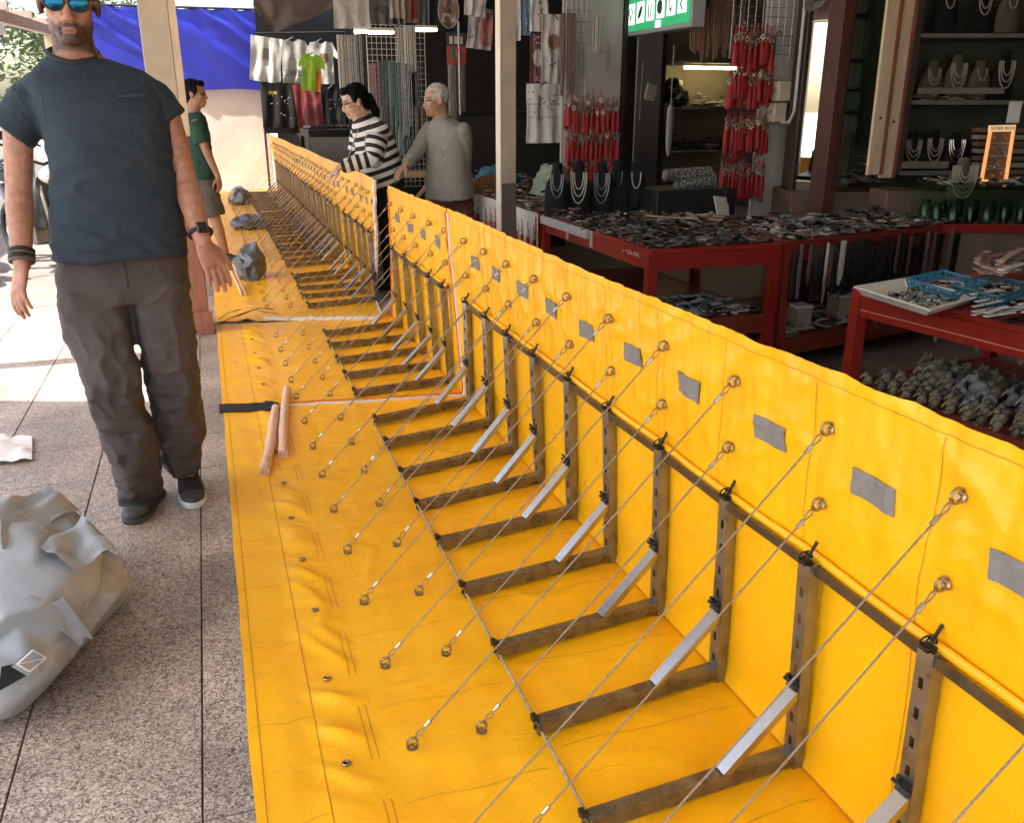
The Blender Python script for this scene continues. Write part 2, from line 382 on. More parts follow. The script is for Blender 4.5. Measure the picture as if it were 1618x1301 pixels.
# unseen roof over walkway and stalls, outline shaped to place sun and shade
ROOFM = mat('roof_sheet', (.66, .64, .60), .6, 0, .15, 6, .1)  # pale, to bounce street light down under the roof
roof = thing('awning_roof', 'long flat roof over the pavement and the stalls, unseen, cut to place sun and shade', 'roof', (1, 5, 3))
outline = [(9, -5), (1.4, -5), (1.4, -1.2), (-3.10, -1.2), (-3.10, 4.50), (-2.06, 4.14), (-2.06, 16.1), (9, 16.1)]
rs = MB(); rs.prism([(x, y, 3.1) for x, y in outline], (0, 0, .05)); rs.build('roof_sheet', ROOFM, roof)
for y in (5.2, 8.6, 11.4):
    MB().b2((-3.5 if y < 6 else -2.3, y - .06, 2.96), (8.5, y + .06, 3.097)).build('rafter', CREAMW, roof)
for y in (-1, 0.8, 2.6):
    MB().b2((-2.9, y - .06, 2.96), (8.5, y + .06, 3.097)).build('rafter', CREAMW, roof)

def post(name, label, c, w, d, z0, z1, m, cat='pillar'):
    t = thing(name, label, cat, (c[0], c[1], 0)); MB().b2((c[0] - w / 2, c[1] - d / 2, z0), (c[0] + w / 2, c[1] + d / 2, z1), .004).build('shaft', m, t); return t
# square pillar left, with a wooden sleeve round its foot
pl = post('square_pillar', 'cream square pillar with a brown wooden sleeve at its foot, behind the man in dark blue', (-.20, 6.22), .17, .2, 0, 3, mat('pillar_cream', (.46, .37, .28), .7, 0, .12, 6, .1, 40))
MB().b2((-.113, 6.092, 1.262), (-.07, 6.118, 3)).build('corner_strip', CREAMW, pl)
sl = MB()
for a, b in [((-.32, 6.06, 0), (-.082, 6.09, 1.26)), ((-.32, 6.091, 0), (-.298, 6.36, 1.26)), ((-.104, 6.091, 0), (-.082, 6.36, 1.26))]: sl.b2(a, b, .003)
sl.b2((-.34, 6.04, 0), (-.06, 6.056, .16), .003)
slo = sl.build('wooden_sleeve', mat('sleeve_wood', (.26, .10, .055), .45, 0, .25, 9, .2, 60, stretch=(9, 9, 1)), pl)
# pillar in front of the stalls
pm = thing('stall_pillar', 'slim cream painted pillar rising behind the yellow barrier in front of the stalls', 'pillar', (1.9, 5.78, 0))
MB().b2((1.853, 5.735, .95), (1.953, 5.825, 3), .003).build('shaft', mat('pillar_taupe', (.42, .33, .25), .6, 0, .12, 7, .1, 50), pm)
MB().b2((1.851, 5.733, 0), (1.955, 5.827, .949), .003).build('dark_foot', mat('pillar_foot', (.12, .085, .07), .6, 0, .2, 8, .1), pm)  # lower part of the pillar in a darker tone
MB().b2((1.842, 5.733, .2), (1.8505, 5.827, 3), .001).build('edge_strip', mat('lit_side_cream', (.78, .68, .55), .5, 0, .08, 9), pm)  # paler left side; the light falling on it is put into the colour

# white wall at the far end with a blue tarpaulin stretched above it
wallm = mat('stained_white_plaster', (.66, .58, .53), .85, 0, .05, 2.2, .1, 30, col2=(.80, .74, .70), detail=8)
w = MB().grid(lambda u, v: V((-3.2 + 4.35 * u, 16.9, 1.74 * v)), 1, 1); w = MB().b2((-1.9, 16.95, 0), (1.15, 17.1, 1.74), .01)
tag(w.build('plaster_wall', wallm), 'stained white plaster wall at the far end of the barrier', 'wall')
tp = MB(); 
def tarpf(u, v):
    x = -1.88 + 3.0 * u; z = 1.69 + 1.27 * v
    sag = .05 * math.sin(u * 17) * (1 - v) * .6
    return V((x, 16.90 + (.35 + .65 * v) * (.04 * fbm(x * 1.3 + z * 1.6, z * .5) - .05 * max(0, 1 - abs(nz(x * 1.5 + z * 1.9, z * .4, 6)) * 4) - .02), z + .02 * math.sin(u * 40) * v + sag * .3))
tp.sheet(tarpf, 110, 34, .004, (0, 1, 0))
tr = thing('blue_tarpaulin', 'creased bright blue tarpaulin hung above the white plaster wall', 'tarpaulin', (-1, 16.86, 1.69))
tp.build('sheet', mat('blue_tarp', (.028, .036, .40), .42, 0, .15, 3, .15, 30), tr, 60)
MB().tube([(-1.9, 16.84, 2.965), (1.13, 16.84, 2.965)], .018, 8).build('top_rail', STEEL_D, tr)
for i in range(9):
    x = -1.8 + i * .355; MB().ring((x, 16.815, 2.93), (0, 1, 0), .02, .006, 10, 5).build('eyelet', STEEL, tr)

# bright street on the far left
sw = MB().b2((-9, 15.2, 0), (-2.1, 15.4, 1.32), .02); tag(sw.build('low_wall', mat('sunlit_white_wall', (.72, .71, .69), .8, 0, .06, 3, .1)), 'low white wall along the sunlit street behind the man', 'wall')
aw = thing('street_awning', 'timber awning roof with pale beams at the top left corner', 'awning', (-3.2, 12, 0))
def awz(y): return 2.30 + .03 * (y - 9)
for i, x in enumerate((-4.4, -3.55, -2.75, -2.05)):
    MB().bar((x, 8.6, awz(8.6)), (x, 16.4, awz(16.4)), .11, .13).build('beam', mat('pale_beam', (.42, .33, .28), .7, 0, .15, 6), aw)
for k, y in enumerate((8.9, 10.6, 12.3, 14.0, 15.7)):
    MB().bar((-4.9, y, awz(y) + .112), (-1.95, y, awz(y) + .112), .07, .09).build('purlin', MATS['pale_beam'], aw)
MB().sheet(lambda u, v: V((-5.0 + 1.3 * u, 8.5 + 8 * v, awz(8.5 + 8 * v) + .165 + .015 * math.sin(u * 90))), 60, 4, .006, (0, 0, 1)).build('sheet', ROOFM, aw)
for y in (9.2, 15.9):
    MB().b2((-4.48, y - .05, 0), (-4.38, y + .05, awz(y) - .07)).build('post', CREAMW, aw)
MB().b2((-2.1, 15.85, 0), (-2.0, 15.95, awz(15.9) - .07)).build('post', CREAMW, aw)
# a hanging lamp wire under it
MB().tube([V((-3.6 + .9 * t, 9.6, 2.25 - .28 * math.sin(math.pi * t))) for t in [i / 12 for i in range(13)]], .008, 6).build('wire', WHITE, aw)

# street houses and trees behind
hb = thing('street_house', 'pale house with a blue shopfront board across the street', 'building', (-13, 27, 0))
MB().b2((-19, 25, 0), (-8.2, 32, 5.4)).build('wall', mat('house_cream', (.62, .55, .44), .85, 0, .08, 1.5, .1), hb)
MB().b2((-18, 24.85, 1.75), (-8.6, 24.99, 2.15)).build('shop_board', mat('board_blue', (.10, .28, .50), .5, 0, .1, 3), hb)
for x in (-16.5, -14, -11.5, -9.6):
    wdw = MB().b2((x - .55, 24.9, 2.9), (x + .55, 24.99, 4.2)).build('window', WHITE, hb)
    MB().b2((x - .47, 24.87, 2.98), (x + .47, 24.898, 4.12)).build('pane', mat('dark_pane', (.05, .06, .07), .1, 0, .2, 5), wdw)
MB().prism([(-19.5, 24.5, 5.4), (-7.8, 24.5, 5.4), (-7.8, 28.5, 7.2), (-19.5, 28.5, 7.2)], (0, .05, .12)).build('roof', mat('tile_roof', (.30, .12, .07), .8, 0, .2, 8), hb)

LEAF = mat('leaf_green', (.045, .075, .02), .6, 0, .5, 3, 0, 60, col2=(.10, .13, .035))
BARK = mat('bark', (.12, .09, .065), .9, 0, .3, 12, .4, 40, stretch=(4, 4, 1))
def tree(label, x, y, h, rad, nleaf, seed):
    rnd = random.Random(seed); t = thing('street_tree', label, 'tree', (x, y, 0), 'street trees on the far left')
    mb = MB(); top = V((x + rnd.uniform(-.2, .2), y, h * .55))
    mb.tube([V((x, y, 0)), V((x + .06, y, h * .25)), top], [.16, .12, .08], 10)
    tips = []
    for k in range(9):
        a = k * 2.4 + rnd.random(); e = top + V((math.cos(a) * rad * .75, math.sin(a) * rad * .75, rnd.uniform(-.1, .42) * h))
        mid = top.lerp(e, .5) + V((0, 0, .12)); s = V((x, y, h * rnd.uniform(.32, .53)))
        mb.tube([s, mid, e], [.06, .04, .015], 6); tips += [mid, e, mid.lerp(e, .5)]
    mb.build('trunk', BARK, t, True)
    cr = MB()
    for i in range(nleaf):
        c = rnd.choice(tips); d = V((rnd.gauss(0, 1), rnd.gauss(0, 1), rnd.gauss(0, .8))) * rad * .22
        p = c + d; a = V((rnd.uniform(-1, 1), rnd.uniform(-1, 1), rnd.uniform(-.6, .6))).normalized(); b = a.cross(V((rnd.random(), rnd.random(), 1))).normalized()
        l = rnd.uniform(.05, .11); cr.add([p, p + a * l + b * l * .4, p + a * l * 2, p + a * l - b * l * .4], [(0, 1, 2, 3)])
    cr.build('crown', LEAF, t)
tree('leafy street tree nearest the low white wall, top left', -4.4, 18.5, 4.6, 1.7, 5200, 1)
tree('leafy street tree farther left behind the awning beams', -7.2, 20.5, 5.2, 2.0, 5200, 2)
tree('leafy street tree between the house and the blue tarpaulin', -2.6, 24.0, 3.9, 1.5, 3500, 3)

# ================================================================== the flood barrier: yellow vinyl sheet on steel L-frames, in three lengths
XW0, XLEAN, ZT = 1.166, .036, .952
def zA(x, y):
    g = math.exp(-((x - .165) / .055) ** 2)
    w = nz(y * 6.5 + x * 6.0 + .35 * nz(y * 3, x * 3), x * 3.5 + y * .6, 3.1); rd = max(0.0, 1 - abs(w) * 2.1)
    w2 = nz(y * 14 + x * 9, x * 4 + y, 8.4); r2 = max(0.0, 1 - abs(w2) * 2.4)
    z = .0125 + g * (.017 * rd ** 2.6 * (.5 + .9 * max(0, nz(y * 2.7, x * 2, 31) + .4)) + .005 * r2 ** 2)
    z += .0035 * nz(x * 5, y * 5) + .0022 * nz(x * 15, y * 5, 7)
    f = sm(.28, .34, x); w3 = nz(x * 3.2 + y * 2.2, y * 6.5 - x * 2.6, 5.2)
    z += f * .004 * max(0, 1 - abs(w3) * 3.5) ** 2 * sm(1.12, .9, x)
    if x < .1: z += .004 * (1 + nz(x * 4, y * 8, 9)) * sm(.1, .02, x) + .010 * max(0.0, nz(1.7, y * 2.3, 4.4)) * sm(.09, -.04, x)
    return max(.0090, z)
def hem(y): return .0012 * math.sin(y * 18.6) + .0012 * math.sin(y * 33 + 1) + .005 * nz(y * 2.1, 1.3) + .003 * nz(y * 7, 5)
def xW(y, z, bul=1.0):
    x = XW0 - XLEAN * z / ZT
    up = sm(.5, .7, z)
    x += bul * (.006 * nz(y * 3.1, z * 2.4, 2) + .0035 * nz(y * 16, z * 3.0, 5) * (.35 + .65 * up))
    # tight vertical creases at each welded joint
    ph = ((y - 1.2) / .338) % 1.0; x -= .0035 * math.exp(-((ph - .5) / .06) ** 2) * (.4 + .6 * up)
    w = nz(y * 21, z * 3.5 + y * 4, 11); x -= .0045 * up * max(0, 1 - abs(w) * 3.2); w5 = nz(y * 8 + z * 6, z * 7 - y * 3, 17); x -= .006 * up * max(0, 1 - abs(w5) * 2.6) ** 2
    x += .012 * math.exp(-((z) / .03) ** 2) * -1 + .010 * math.sin(y * 1.9) * (z / ZT) ** 2
    return x
def membrane(parent, y0, y1, dy, dx, x0=-.045):
    """y0, y1: functions of the distance s along the sheet (0 apron edge .. fold .. top hem)"""
    nx = int((XW0 - x0) / dx); nzn = int(ZT / dx); ny = int((y1(0) - y0(0)) / dy)
    SF = XW0 - x0
    def P(u, v):
        i = u * (nx + nzn)
        if i <= nx:
            s = i / nx * SF; y = y0(s) + (y1(s) - y0(s)) * v; x = x0 + s + (.006 * nz(y * 3, 2) if i == 0 else 0)
            return V((x, y, zA(x, y) * (1 - sm(XW0 - .05, XW0, x)) + .009 * sm(XW0 - .05, XW0, x)))
        z0 = (i - nx) / nzn * ZT; s = SF + z0; y = y0(s) + (y1(s) - y0(s)) * v; z = z0 + hem(y) * (z0 / ZT) ** 3
        return V((xW(y, z), y, z))
    m = MB(); m.sheet(P, nx + nzn, ny, .0012, (0, 0, -1)); return m.build('vinyl_sheet', VINYL, parent, 75)
def ribbon(mb, pts, nrm, wd, side):
    vs = []; fs = []
    for p in pts: vs += [V(p) + V(nrm) * .0018 - V(side) * wd, V(p) + V(nrm) * .0018 + V(side) * wd]
    for i in range(len(pts) - 1): fs.append((2 * i, 2 * i + 1, 2 * i + 3, 2 * i + 2))
    mb.add(vs, fs)

# shared part meshes, modelled round the heel of one L-frame (x across, heel at 0; the frame runs towards -x)
PH = .535
pm_ = MB()   # slotted upright: web pieces between the slots, two flanges
TIL = V((-.024, 0, PH))
def web(z0, z1, y0=-.015, y1=.015): pm_.box((-.0235 - .024 * ((z0 + z1) / 2) / PH, (y0 + y1) / 2, (z0 + z1) / 2), (.003, y1 - y0, z1 - z0), Matrix.Rotation(-.045, 3, 'Y'))
zs = [0.03]; 
for zc in (.075, .14, .205, .27, .335, .40, .465): zs += [zc - .012, zc + .012]
zs.append(PH)
for i in range(0, len(zs), 2): web(zs[i], zs[i + 1])
for i in range(1, len(zs) - 1, 2): web(zs[i], zs[i + 1], -.015, -.0055); web(zs[i], zs[i + 1], .0055, .015)
for sy in (-1, 1): pm_.bar((-.0105, sy * .0165, .0), (-.0105 - .024, sy * .0165, PH), .003, .028, V((1, 0, 0)))
POST_M = pm_.mesh('post', STEEL)
bb = MB()
bb.bar((-.0, 0, .046), (-.545, 0, .046), .034, .003, V((0, 0, 1)))
bb.bar((-.0, -.0155, .029), (-.545, -.0155, .029), .003, .031, V((0, 0, 1))); bb.bar((-.0, .0155, .029), (-.545, .0155, .029), .003, .031, V((0, 0, 1)))
bb.box((-.545, 0, .0285), (.003, .0335, .034))
BASE_M = bb.mesh('base_bar', mat('base_steel', (.21, .195, .17), .28, .85, .3, 25, .15, 100))
br = MB(); p0 = V((-.215, 0, .052)); p1 = V((-.036, 0, .218))
br.bar(p0, p1, .032, .003, V((0, 0, 1)))
dn = (p1 - p0).normalized(); up_ = V((0, 1, 0)).cross(dn) * -1
for sy in (-1, 1): br.bar(p0 - up_ * .009 + V((0, sy * .0145, 0)), p1 - up_ * .009 + V((0, sy * .0145, 0)), .003, .016, V((0, 0, 1)))
BRACE_M = br.mesh('brace', STEEL_B)
lk = MB(); lk.box((-.034, 0, .226), (.022, .026, .02), Matrix.Rotation(.6, 3, 'Y')); lk.bar((-.05, -.02, .25), (-.03, .02, .243), .012, .004); lk.tube([(-.058, 0, .262), (-.045, .004, .246), (-.034, 0, .23)], .004, 6)
lk.tube([(-.045, -.022, .236), (-.045, .022, .236)], .0045, 8)
LATCH_M = lk.mesh('latch', STEEL_D)
cl = MB()
for i in range(4):
    c = V((-.548 + .004 * i, .004, .05 - .013 * i)); cl.ring(c, V((1, .2, 0)) if i % 2 else V((0, 1, .2)), .0095, .0022, 10, 5)
cl.box((-.553, 0, .058), (.012, .02, .012)); CLIP_M = cl.mesh('chain_clip', STEEL_D)
tc_ = MB(); tc_.box((-.045, 0, PH + .004), (.022, .022, .008)); tc_.ring((-.05, .005, PH + .018), (0, 1, .3), .009, .0022, 10, 5); tc_.ring((-.042, -.006, PH + .024), (1, 0, .3), .008, .002, 10, 5); tc_.tube([(-.04, 0, PH + .01), (-.02, 0, PH + .045)], .004, 6)
TOPCLIP_M = tc_.mesh('top_clip', STEEL_D)
ring_m = MB().ring((0, 0, 0), (0, 1, 0), .0135, .0032, 16, 6).lathe((.012, 0, -.004), [(.010, 0), (.010, .004), (.005, .006), (.005, .012)], 10, V((-1, 0, .2))).mesh('eye_ring', RINGM)
ringf_m = MB().ring((0, 0, .013), (0, 1, .1), .0125, .0032, 16, 6).lathe((0, 0, -.004), [(.014, 0), (.014, .003), (.006, .005), (.005, .009)], 12).mesh('eye_ring', RINGM)

def l_frame(parent, yk, ang):
    org = V((1.153, yk, 0.008)); fr = sub('support_frame', parent, org); fr.rotation_euler = (random.uniform(-.018, .018), random.uniform(-.012, .012), ang + random.uniform(-.03, .03))
    for nm, me in (('post', POST_M), ('base_bar', BASE_M), ('brace', BRACE_M), ('latch', LATCH_M), ('chain_clip', CLIP_M), ('top_clip', TOPCLIP_M)): inst(nm, me, fr)
    return fr
def cable(parent, wp, fp):
    """thin wire rope from an eye ring on the wall to one on the apron, with an eye loop and a pressed sleeve at both ends"""
    wp = V(wp); fp = V(fp); w2 = wp + V((-.018, 0, -.006)); f2 = fp + V((.006, 0, .022)); d = (f2 - w2).normalized(); s_, u_ = frame_of(d)
    c = MB(); rr = .0021; sag = random.uniform(.001, .016)
    a0 = w2 + d * .045; b0 = f2 - d * .045
    c.tube([a0.lerp(b0, t) + V((0, 0, -sag * math.sin(math.pi * t))) for t in (0, .25, .5, .75, 1)], rr, 6)
    for e, q, sg in ((w2, a0, 1), (f2, b0, -1)):
        for k in (-1, 1): c.tube([e, e + d * sg * .018 + u_ * .007 * k, q], rr * .9, 5)
    co = c.build('guy_wire', WIRE, parent)
    for q, sg in ((a0, 1), (b0, -1)):
        MB().tube([q - d * sg * .008, q + d * sg * .012], .0048, 8).build('sleeve', STEEL_B, co)
    o = inst('eye_ring', ring_m, co); o.location = wp - ORG[co.name] + V((-.012, 0, 0))
    o = inst('eye_ring', ringf_m, co); o.location = fp - ORG[co.name]
PATCH_M = None
def section(label, frames, y0, y1, dy, dx, seams=True, detail=True):
    s = thing('flood_barrier', label, 'flood barrier', (1.16, frames[0][0], 0), 'lengths of the yellow flood barrier')
    membrane(s, y0, y1, dy, dx)
    SF = XW0 + .045
    for (yp, yf) in frames:
        l_frame(s, yp, math.atan2(yp - yf, .53))
        cable(s, (xW(yp, .838) - .002, yp, .838), (.319, yp - .012, zA(.319, yp) + .003)); cable(s, (xW(yp, .672) - .002, yp, .672), (.489, yp - .012, zA(.489, yp) + .003))
        ym = yp - .19 + random.uniform(-.012, .012); pz = random.uniform(-.008, .008); pt_ = random.uniform(-.007, .007)
        if ym > y0(SF + .8) + .02:
            pa = MB(); pa.sheet(lambda u, v: V((xW(ym + .115 * u, .728 + pz + .055 * v) - .0032, ym + .115 * u + .004 * v, .728 + pz + .055 * v + pt_ * u)), 6, 3, .0012, (-1, 0, 0)); pa.build('grey_patch', GREYP, s)
        ey = MB(); ex, eyy = .166 + random.uniform(-.005, .006), yp - .02
        if eyy > y0(.2) + .05 and detail:
            zz = zA(ex, eyy) + .004; ey.ring((ex, eyy, zz), (0, .1, 1), .0085, .0032, 14, 6); ey.cur = 1; ey.lathe((ex, eyy, zz - .004), [(.0082, 0), (.0082, .0025)], 14); ey.build('eyelet', [RINGM, BLACK], s)
    ya, yb = frames[0][0], frames[-1][0]
    sl = MB()   # sleeve with the top rod: sags a little between the clips
    def slv(u, v):
        t = v * (len(frames) - 1); k = min(int(t), len(frames) - 2); f = t - k; y = frames[k][0] * (1 - f) + frames[k + 1][0] * f
        a = u * 2 * math.pi; r = .0095 + .0012 * nz(y * 9, 4); zc = PH + .012 - .003 * math.sin(math.pi * f)
        return V((xW(y, zc) - .010 + r * .75 * math.cos(a), y, zc + r * math.sin(a) * 1.15))
    # one run of sleeve for each unbroken run of frames
    runs = [[frames[0]]]
    for a, b in zip(frames, frames[1:]):
        (runs[-1].append(b) if b[0] - a[0] < .42 else runs.append([b]))
    for rn in runs:
        if len(rn) < 2: continue
        frames_ = frames; frames = rn
        m = MB(); m.grid(slv, 12, 10 * (len(rn) - 1)); m.build('rod_sleeve', VINYL, s, True)
        m = MB()
        for (ya_, _), (yb_, _) in zip(rn, rn[1:]): m.bar((xW(ya_, PH) - .026, ya_ + .004, PH - .004), (xW(yb_, PH) - .026, yb_ - .004, PH - .006), .007, .021, V((0, 0, 1)))
        tag(m.build('top_rail', mat('rail_shade_bronze', (.13, .105, .075), .35, .8, .25, 20), s))  # dark bar under the sleeve; its tone carries the shade beneath the rail
        m = MB(); pts = []
        for k, (yp, yf) in enumerate(rn):
            pts.append(V((.618, yf, .036)))
            if k < len(rn) - 1: pts.append(V((.624, (yf + rn[k + 1][1]) / 2, .024)))
        m.tube(pts, .0045, 8); m.build('foot_cord', mat('cord_grey', (.34, .27, .17), .6, 0, .35, 60), s)
        frames = frames_
    if seams:
        m = MB()
        for xx, wd in ((-.021, .0011), (.112, .0012), (1.148, .0012)):
            n = int((y1(0) - y0(0)) / .02); ribbon(m, [V((xx, y0(xx) + .01 + (y1(xx) - y0(xx) - .02) * i / n, zA(xx, y0(xx) + .01 + (y1(xx) - y0(xx) - .02) * i / n))) for i in range(n + 1)], (0, 0, 1), wd, (1, 0, 0))
        for (yp, yf) in frames:
            for yy, xa, xb in ((yp - .165, -.04, .11), (yp + .155, .27, .60), (yp - .12, .66, 1.12)):
                if yy < y0(0) + .03: continue
                ribbon(m, [V((xa + (xb - xa) * i / 30, yy + .006 * math.sin(i * .3), zA(xa + (xb - xa) * i / 30, yy))) for i in range(31)], (0, 0, 1), .0007, (0, 1, 0))
            for dx_ in (0, .017):
                ribbon(m, [V((.222 + dx_, yp - .02 + .20 * i / 12, zA(.222 + dx_, yp - .02 + .2 * i / 12))) for i in range(13)], (0, 0, 1), .0011, (1, 0, 0))
            yy = yp + .06
            if yy < y1(SF) - .04:
                ribbon(m, [V((xW(yy, .02 + .9 * i / 40), yy + .004 * math.sin(i * .3), .02 + .9 * i / 40)) for i in range(41)], (-1, 0, 0), .0008, (0, 1, 0))
        n = int((y1(SF) - y0(SF)) / .02)
        for zz in (.925,):
            ribbon(m, [V((xW(y0(SF + zz) + .02 + (y1(SF + zz) - y0(SF + zz) - .04) * i / n, zz), y0(SF + zz) + .02 + (y1(SF + zz) - y0(SF + zz) - .04) * i / n, zz)) for i in range(n + 1)], (-1, 0, 0), .0008, (0, 0, 1))
        tag(m.build('stitching', SEAM, s), kind='stuff')
    return s
SFOLD = XW0 + .045
def end12(s): return 4.395 - .138 * min(s, SFOLD) + max(0, s - SFOLD) * .20
k1 = [(1.026 + .3375 * k, 1.014 + .320 * k) for k in range(-2, 10)]
S1 = section('nearest length of yellow flood barrier with a row of slotted steel props', k1, lambda s: .05, end12, .0125, .0125)
def end2(s): return 6.24 - .05 * min(s, SFOLD) - max(0, s - SFOLD) * .33
k2 = [(4.45, 4.39), (4.76, 4.70), (5.10, 5.04), (5.43, 5.35), (5.80, 5.68)]
S2 = section('short middle length of yellow flood barrier with five steel props', k2, lambda s: end12(s) + .012, end2, .016, .018)
def st3(s): return 6.36 - .26 * min(s, SFOLD) + .74 * sm(SFOLD - .10, SFOLD, s) - max(0, s - SFOLD) * .50
k3 = [(6.69, 6.60), (6.99, 6.95), (7.30, 7.24), (7.69, 7.58), (7.98, 7.87)] + [(8.48 + .31 * i, 8.38 + .31 * i) for i in range(15)] + [(13.25 + .325 * i, 13.2 + .325 * i) for i in range(9)]
S3 = section('farthest length of yellow flood barrier running to the white wall', k3, st3, lambda s: 16.72, .03, .03, False, False)
# trims at the joints: white and orange welt strips up the wall and over the apron, black hook-and-loop strip at the edge
def strip(parent, name, m, fy, xa, xb, za, zb, wd, lift=.004):
    mb = MB(); pts = []
    for i in range(41):
        x = xa + (xb - xa) * i / 40; pts.append((V((x, fy(x + .045), zA(x, fy(x + .045)) + lift)), V((0, 0, 1))))
    if zb > za:
        for i in range(41):
            z = za + (zb - za) * i / 40; y = fy(SFOLD + z); pts.append((V((xW(y, z) - lift, y, z)), V((-1, 0, 0))))
    vs = []; fs = []
    for p, n in pts: vs += [p - V((0, wd, 0)), p + V((0, wd, 0)), p + V((0, wd, 0)) - n * lift, p - V((0, wd, 0)) - n * lift]
    for i in range(len(pts) - 1):
        a = 4 * i; b = a + 4; fs += [(a, a + 1, b + 1, b), (a + 1, a + 2, b + 2, b + 1), (a + 2, a + 3, b + 3, b + 2), (a + 3, a, b, b + 3)]
    mb.add(vs, fs); return mb.build(name, m, parent)
strip(S1, 'white_welt', WHITE, lambda s: end12(s) - .008, .2, 1.14, .02, .93, .009, .007)
strip(S2, 'orange_welt', ORANGE, lambda s: end12(s) + .03, .2, 1.14, .02, .93, .009, .007)
strip(S1, 'black_strip', BLACK, lambda s: end12(s) - .02, -.062, .225, 0, 0, .062, .008)
strip(S3, 'white_welt', mat('white_vinyl', (.80, .79, .76), .4, 0, .05, 9), lambda s: st3(s) + .03, .28, 1.13, .02, .95, .026, .016)
strip(S2, 'orange_welt', ORANGE, lambda s: end2(s) - .012, 1.10, 1.14, .02, .93, .010, .006)

# ================================================================== people
def hand(mb, wrist, d, pn, sz=1.0, curl=.25, thumb=1, spread=.10):
    """d: from wrist to fingers, pn: direction the palm faces, thumb: +1/-1 side of the thumb"""
    d = V(d).normalized(); pn = V(pn); pn = (pn - d * pn.dot(d)).normalized(); sd = d.cross(pn).normalized() * thumb
    w = V(wrist); L = .088 * sz
    mb.loft([(w - d * .01, sd * .027 * sz, pn * .019 * sz), (w + d * L * .35, sd * .036 * sz, pn * .017 * sz), (w + d * L * .8, sd * .041 * sz, pn * .015 * sz), (w + d * L * 1.02, sd * .039 * sz, pn * .012 * sz)], 14)
    for i, (off, ln) in enumerate(((.030, .075), (.0105, .085), (-.0095, .079), (-.029, .062))):
        b = w + d * (L * (.95 if i in (1, 2) else .9)) + sd * off * sz; dd = (d + sd * (spread * (1.4 - i))).normalized(); p = b - dd * .012; pts = [p, b]; a = curl * (.6 + .16 * i)
        cur = dd
        for f in (.45, .3, .25):
            cur = (cur * math.cos(a) + pn * math.sin(a)).normalized(); b = b + cur * ln * sz * f; pts.append(b); a = curl * 1.0
        r = .0092 * sz if i < 3 else .008 * sz
        mb.tube(pts, [r * 1.05, r * 1.05, r, r * .93, r * .75], 8)
        mb.ell(pts[-1], (r * .78,) * 3, None, 8, 5)
    b = w + d * L * .22 + sd * .026 * sz + pn * .006
    q1 = b + (d * .55 + sd * .7 + pn * .25).normalized() * .036 * sz; q2 = q1 + (d * .85 + sd * .38 + pn * .25).normalized() * .033 * sz; q3 = q2 + (d * .95 + sd * .1 + pn * .3).normalized() * .026 * sz
    mb.tube([b, q1, q2, q3], [.015 * sz, .0125 * sz, .0105 * sz, .008 * sz], 8); mb.ell(q3, (.0082 * sz,) * 3, None, 8, 5)

def head(mb, c, F, U, sz=1.0, chin=1.0):
    F = V(F).normalized(); U = V(U); U = (U - F * U.dot(F)).normalized(); S = F.cross(U).normalized(); M = Matrix((S, F, U)).transposed()
    def P(s, f, u): return V(c) + M @ V((s, f, u)) * sz
    def E(s, f, u, a, b, d, nu=16, nv=10): mb.ell(P(s, f, u), (a * sz, b * sz, d * sz), M, nu, nv)
    E(0, -.012, .032, .077, .097, .088, 22, 14); E(0, .022, -.028, .064, .070, .084, 20, 12)
    E(0, .056, -.092, .034 * chin, .034, .026); E(.039, .014, -.066, .020, .036, .032); E(-.039, .014, -.066, .020, .036, .032)
    E(.038, .062, -.016, .024, .02, .02); E(-.038, .062, -.016, .024, .02, .02)
    E(0, .082, .020, .046, .013, .011)
    mb.tube([P(0, .084, .012), P(0, .098, -.014), P(0, .110, -.034)], [.009 * sz, .0105 * sz, .0125 * sz], 10); E(0, .104, -.038, .016, .012, .010)
    E(.0135, .094, -.041, .008, .010, .008); E(-.0135, .094, -.041, .008, .010, .008)
    E(0, .089, -.066, .025, .011, .0065); E(0, .087, -.078, .022, .011, .0075); E(0, .080, -.058, .022, .012, .012)
    for k in (-1, 1): E(k * .079, -.008, -.008, .010, .020, .032); E(k * .084, -.012, .006, .007, .016, .018)
    mb.loft([(P(0, -.022, -.03), S * .058 * sz, F * .062 * sz), (P(0, -.026, -.10), S * .057 * sz, F * .058 * sz), (P(0, -.034, -.16), S * .066 * sz, F * .060 * sz), (P(0, -.042, -.21), S * .066 * sz, F * .058 * sz)], 18)
    return P, M

def limb(mb, pts, rs, n=14):
    """a limb with round section, subdivided so that the joints bend softly"""
    P = []; Q = []
    for i in range(len(pts) - 1):
        for t in (0, .33, .66): P.append(V(pts[i]).lerp(V(pts[i + 1]), t)); Q.append(rs[i] * (1 - t) + rs[i + 1] * t)
    P.append(V(pts[-1])); Q.append(rs[-1]); mb.tube(P, Q, n)
    for p, r in zip(pts, rs): mb.ell(p, (r, r, r), None, 12, 8)

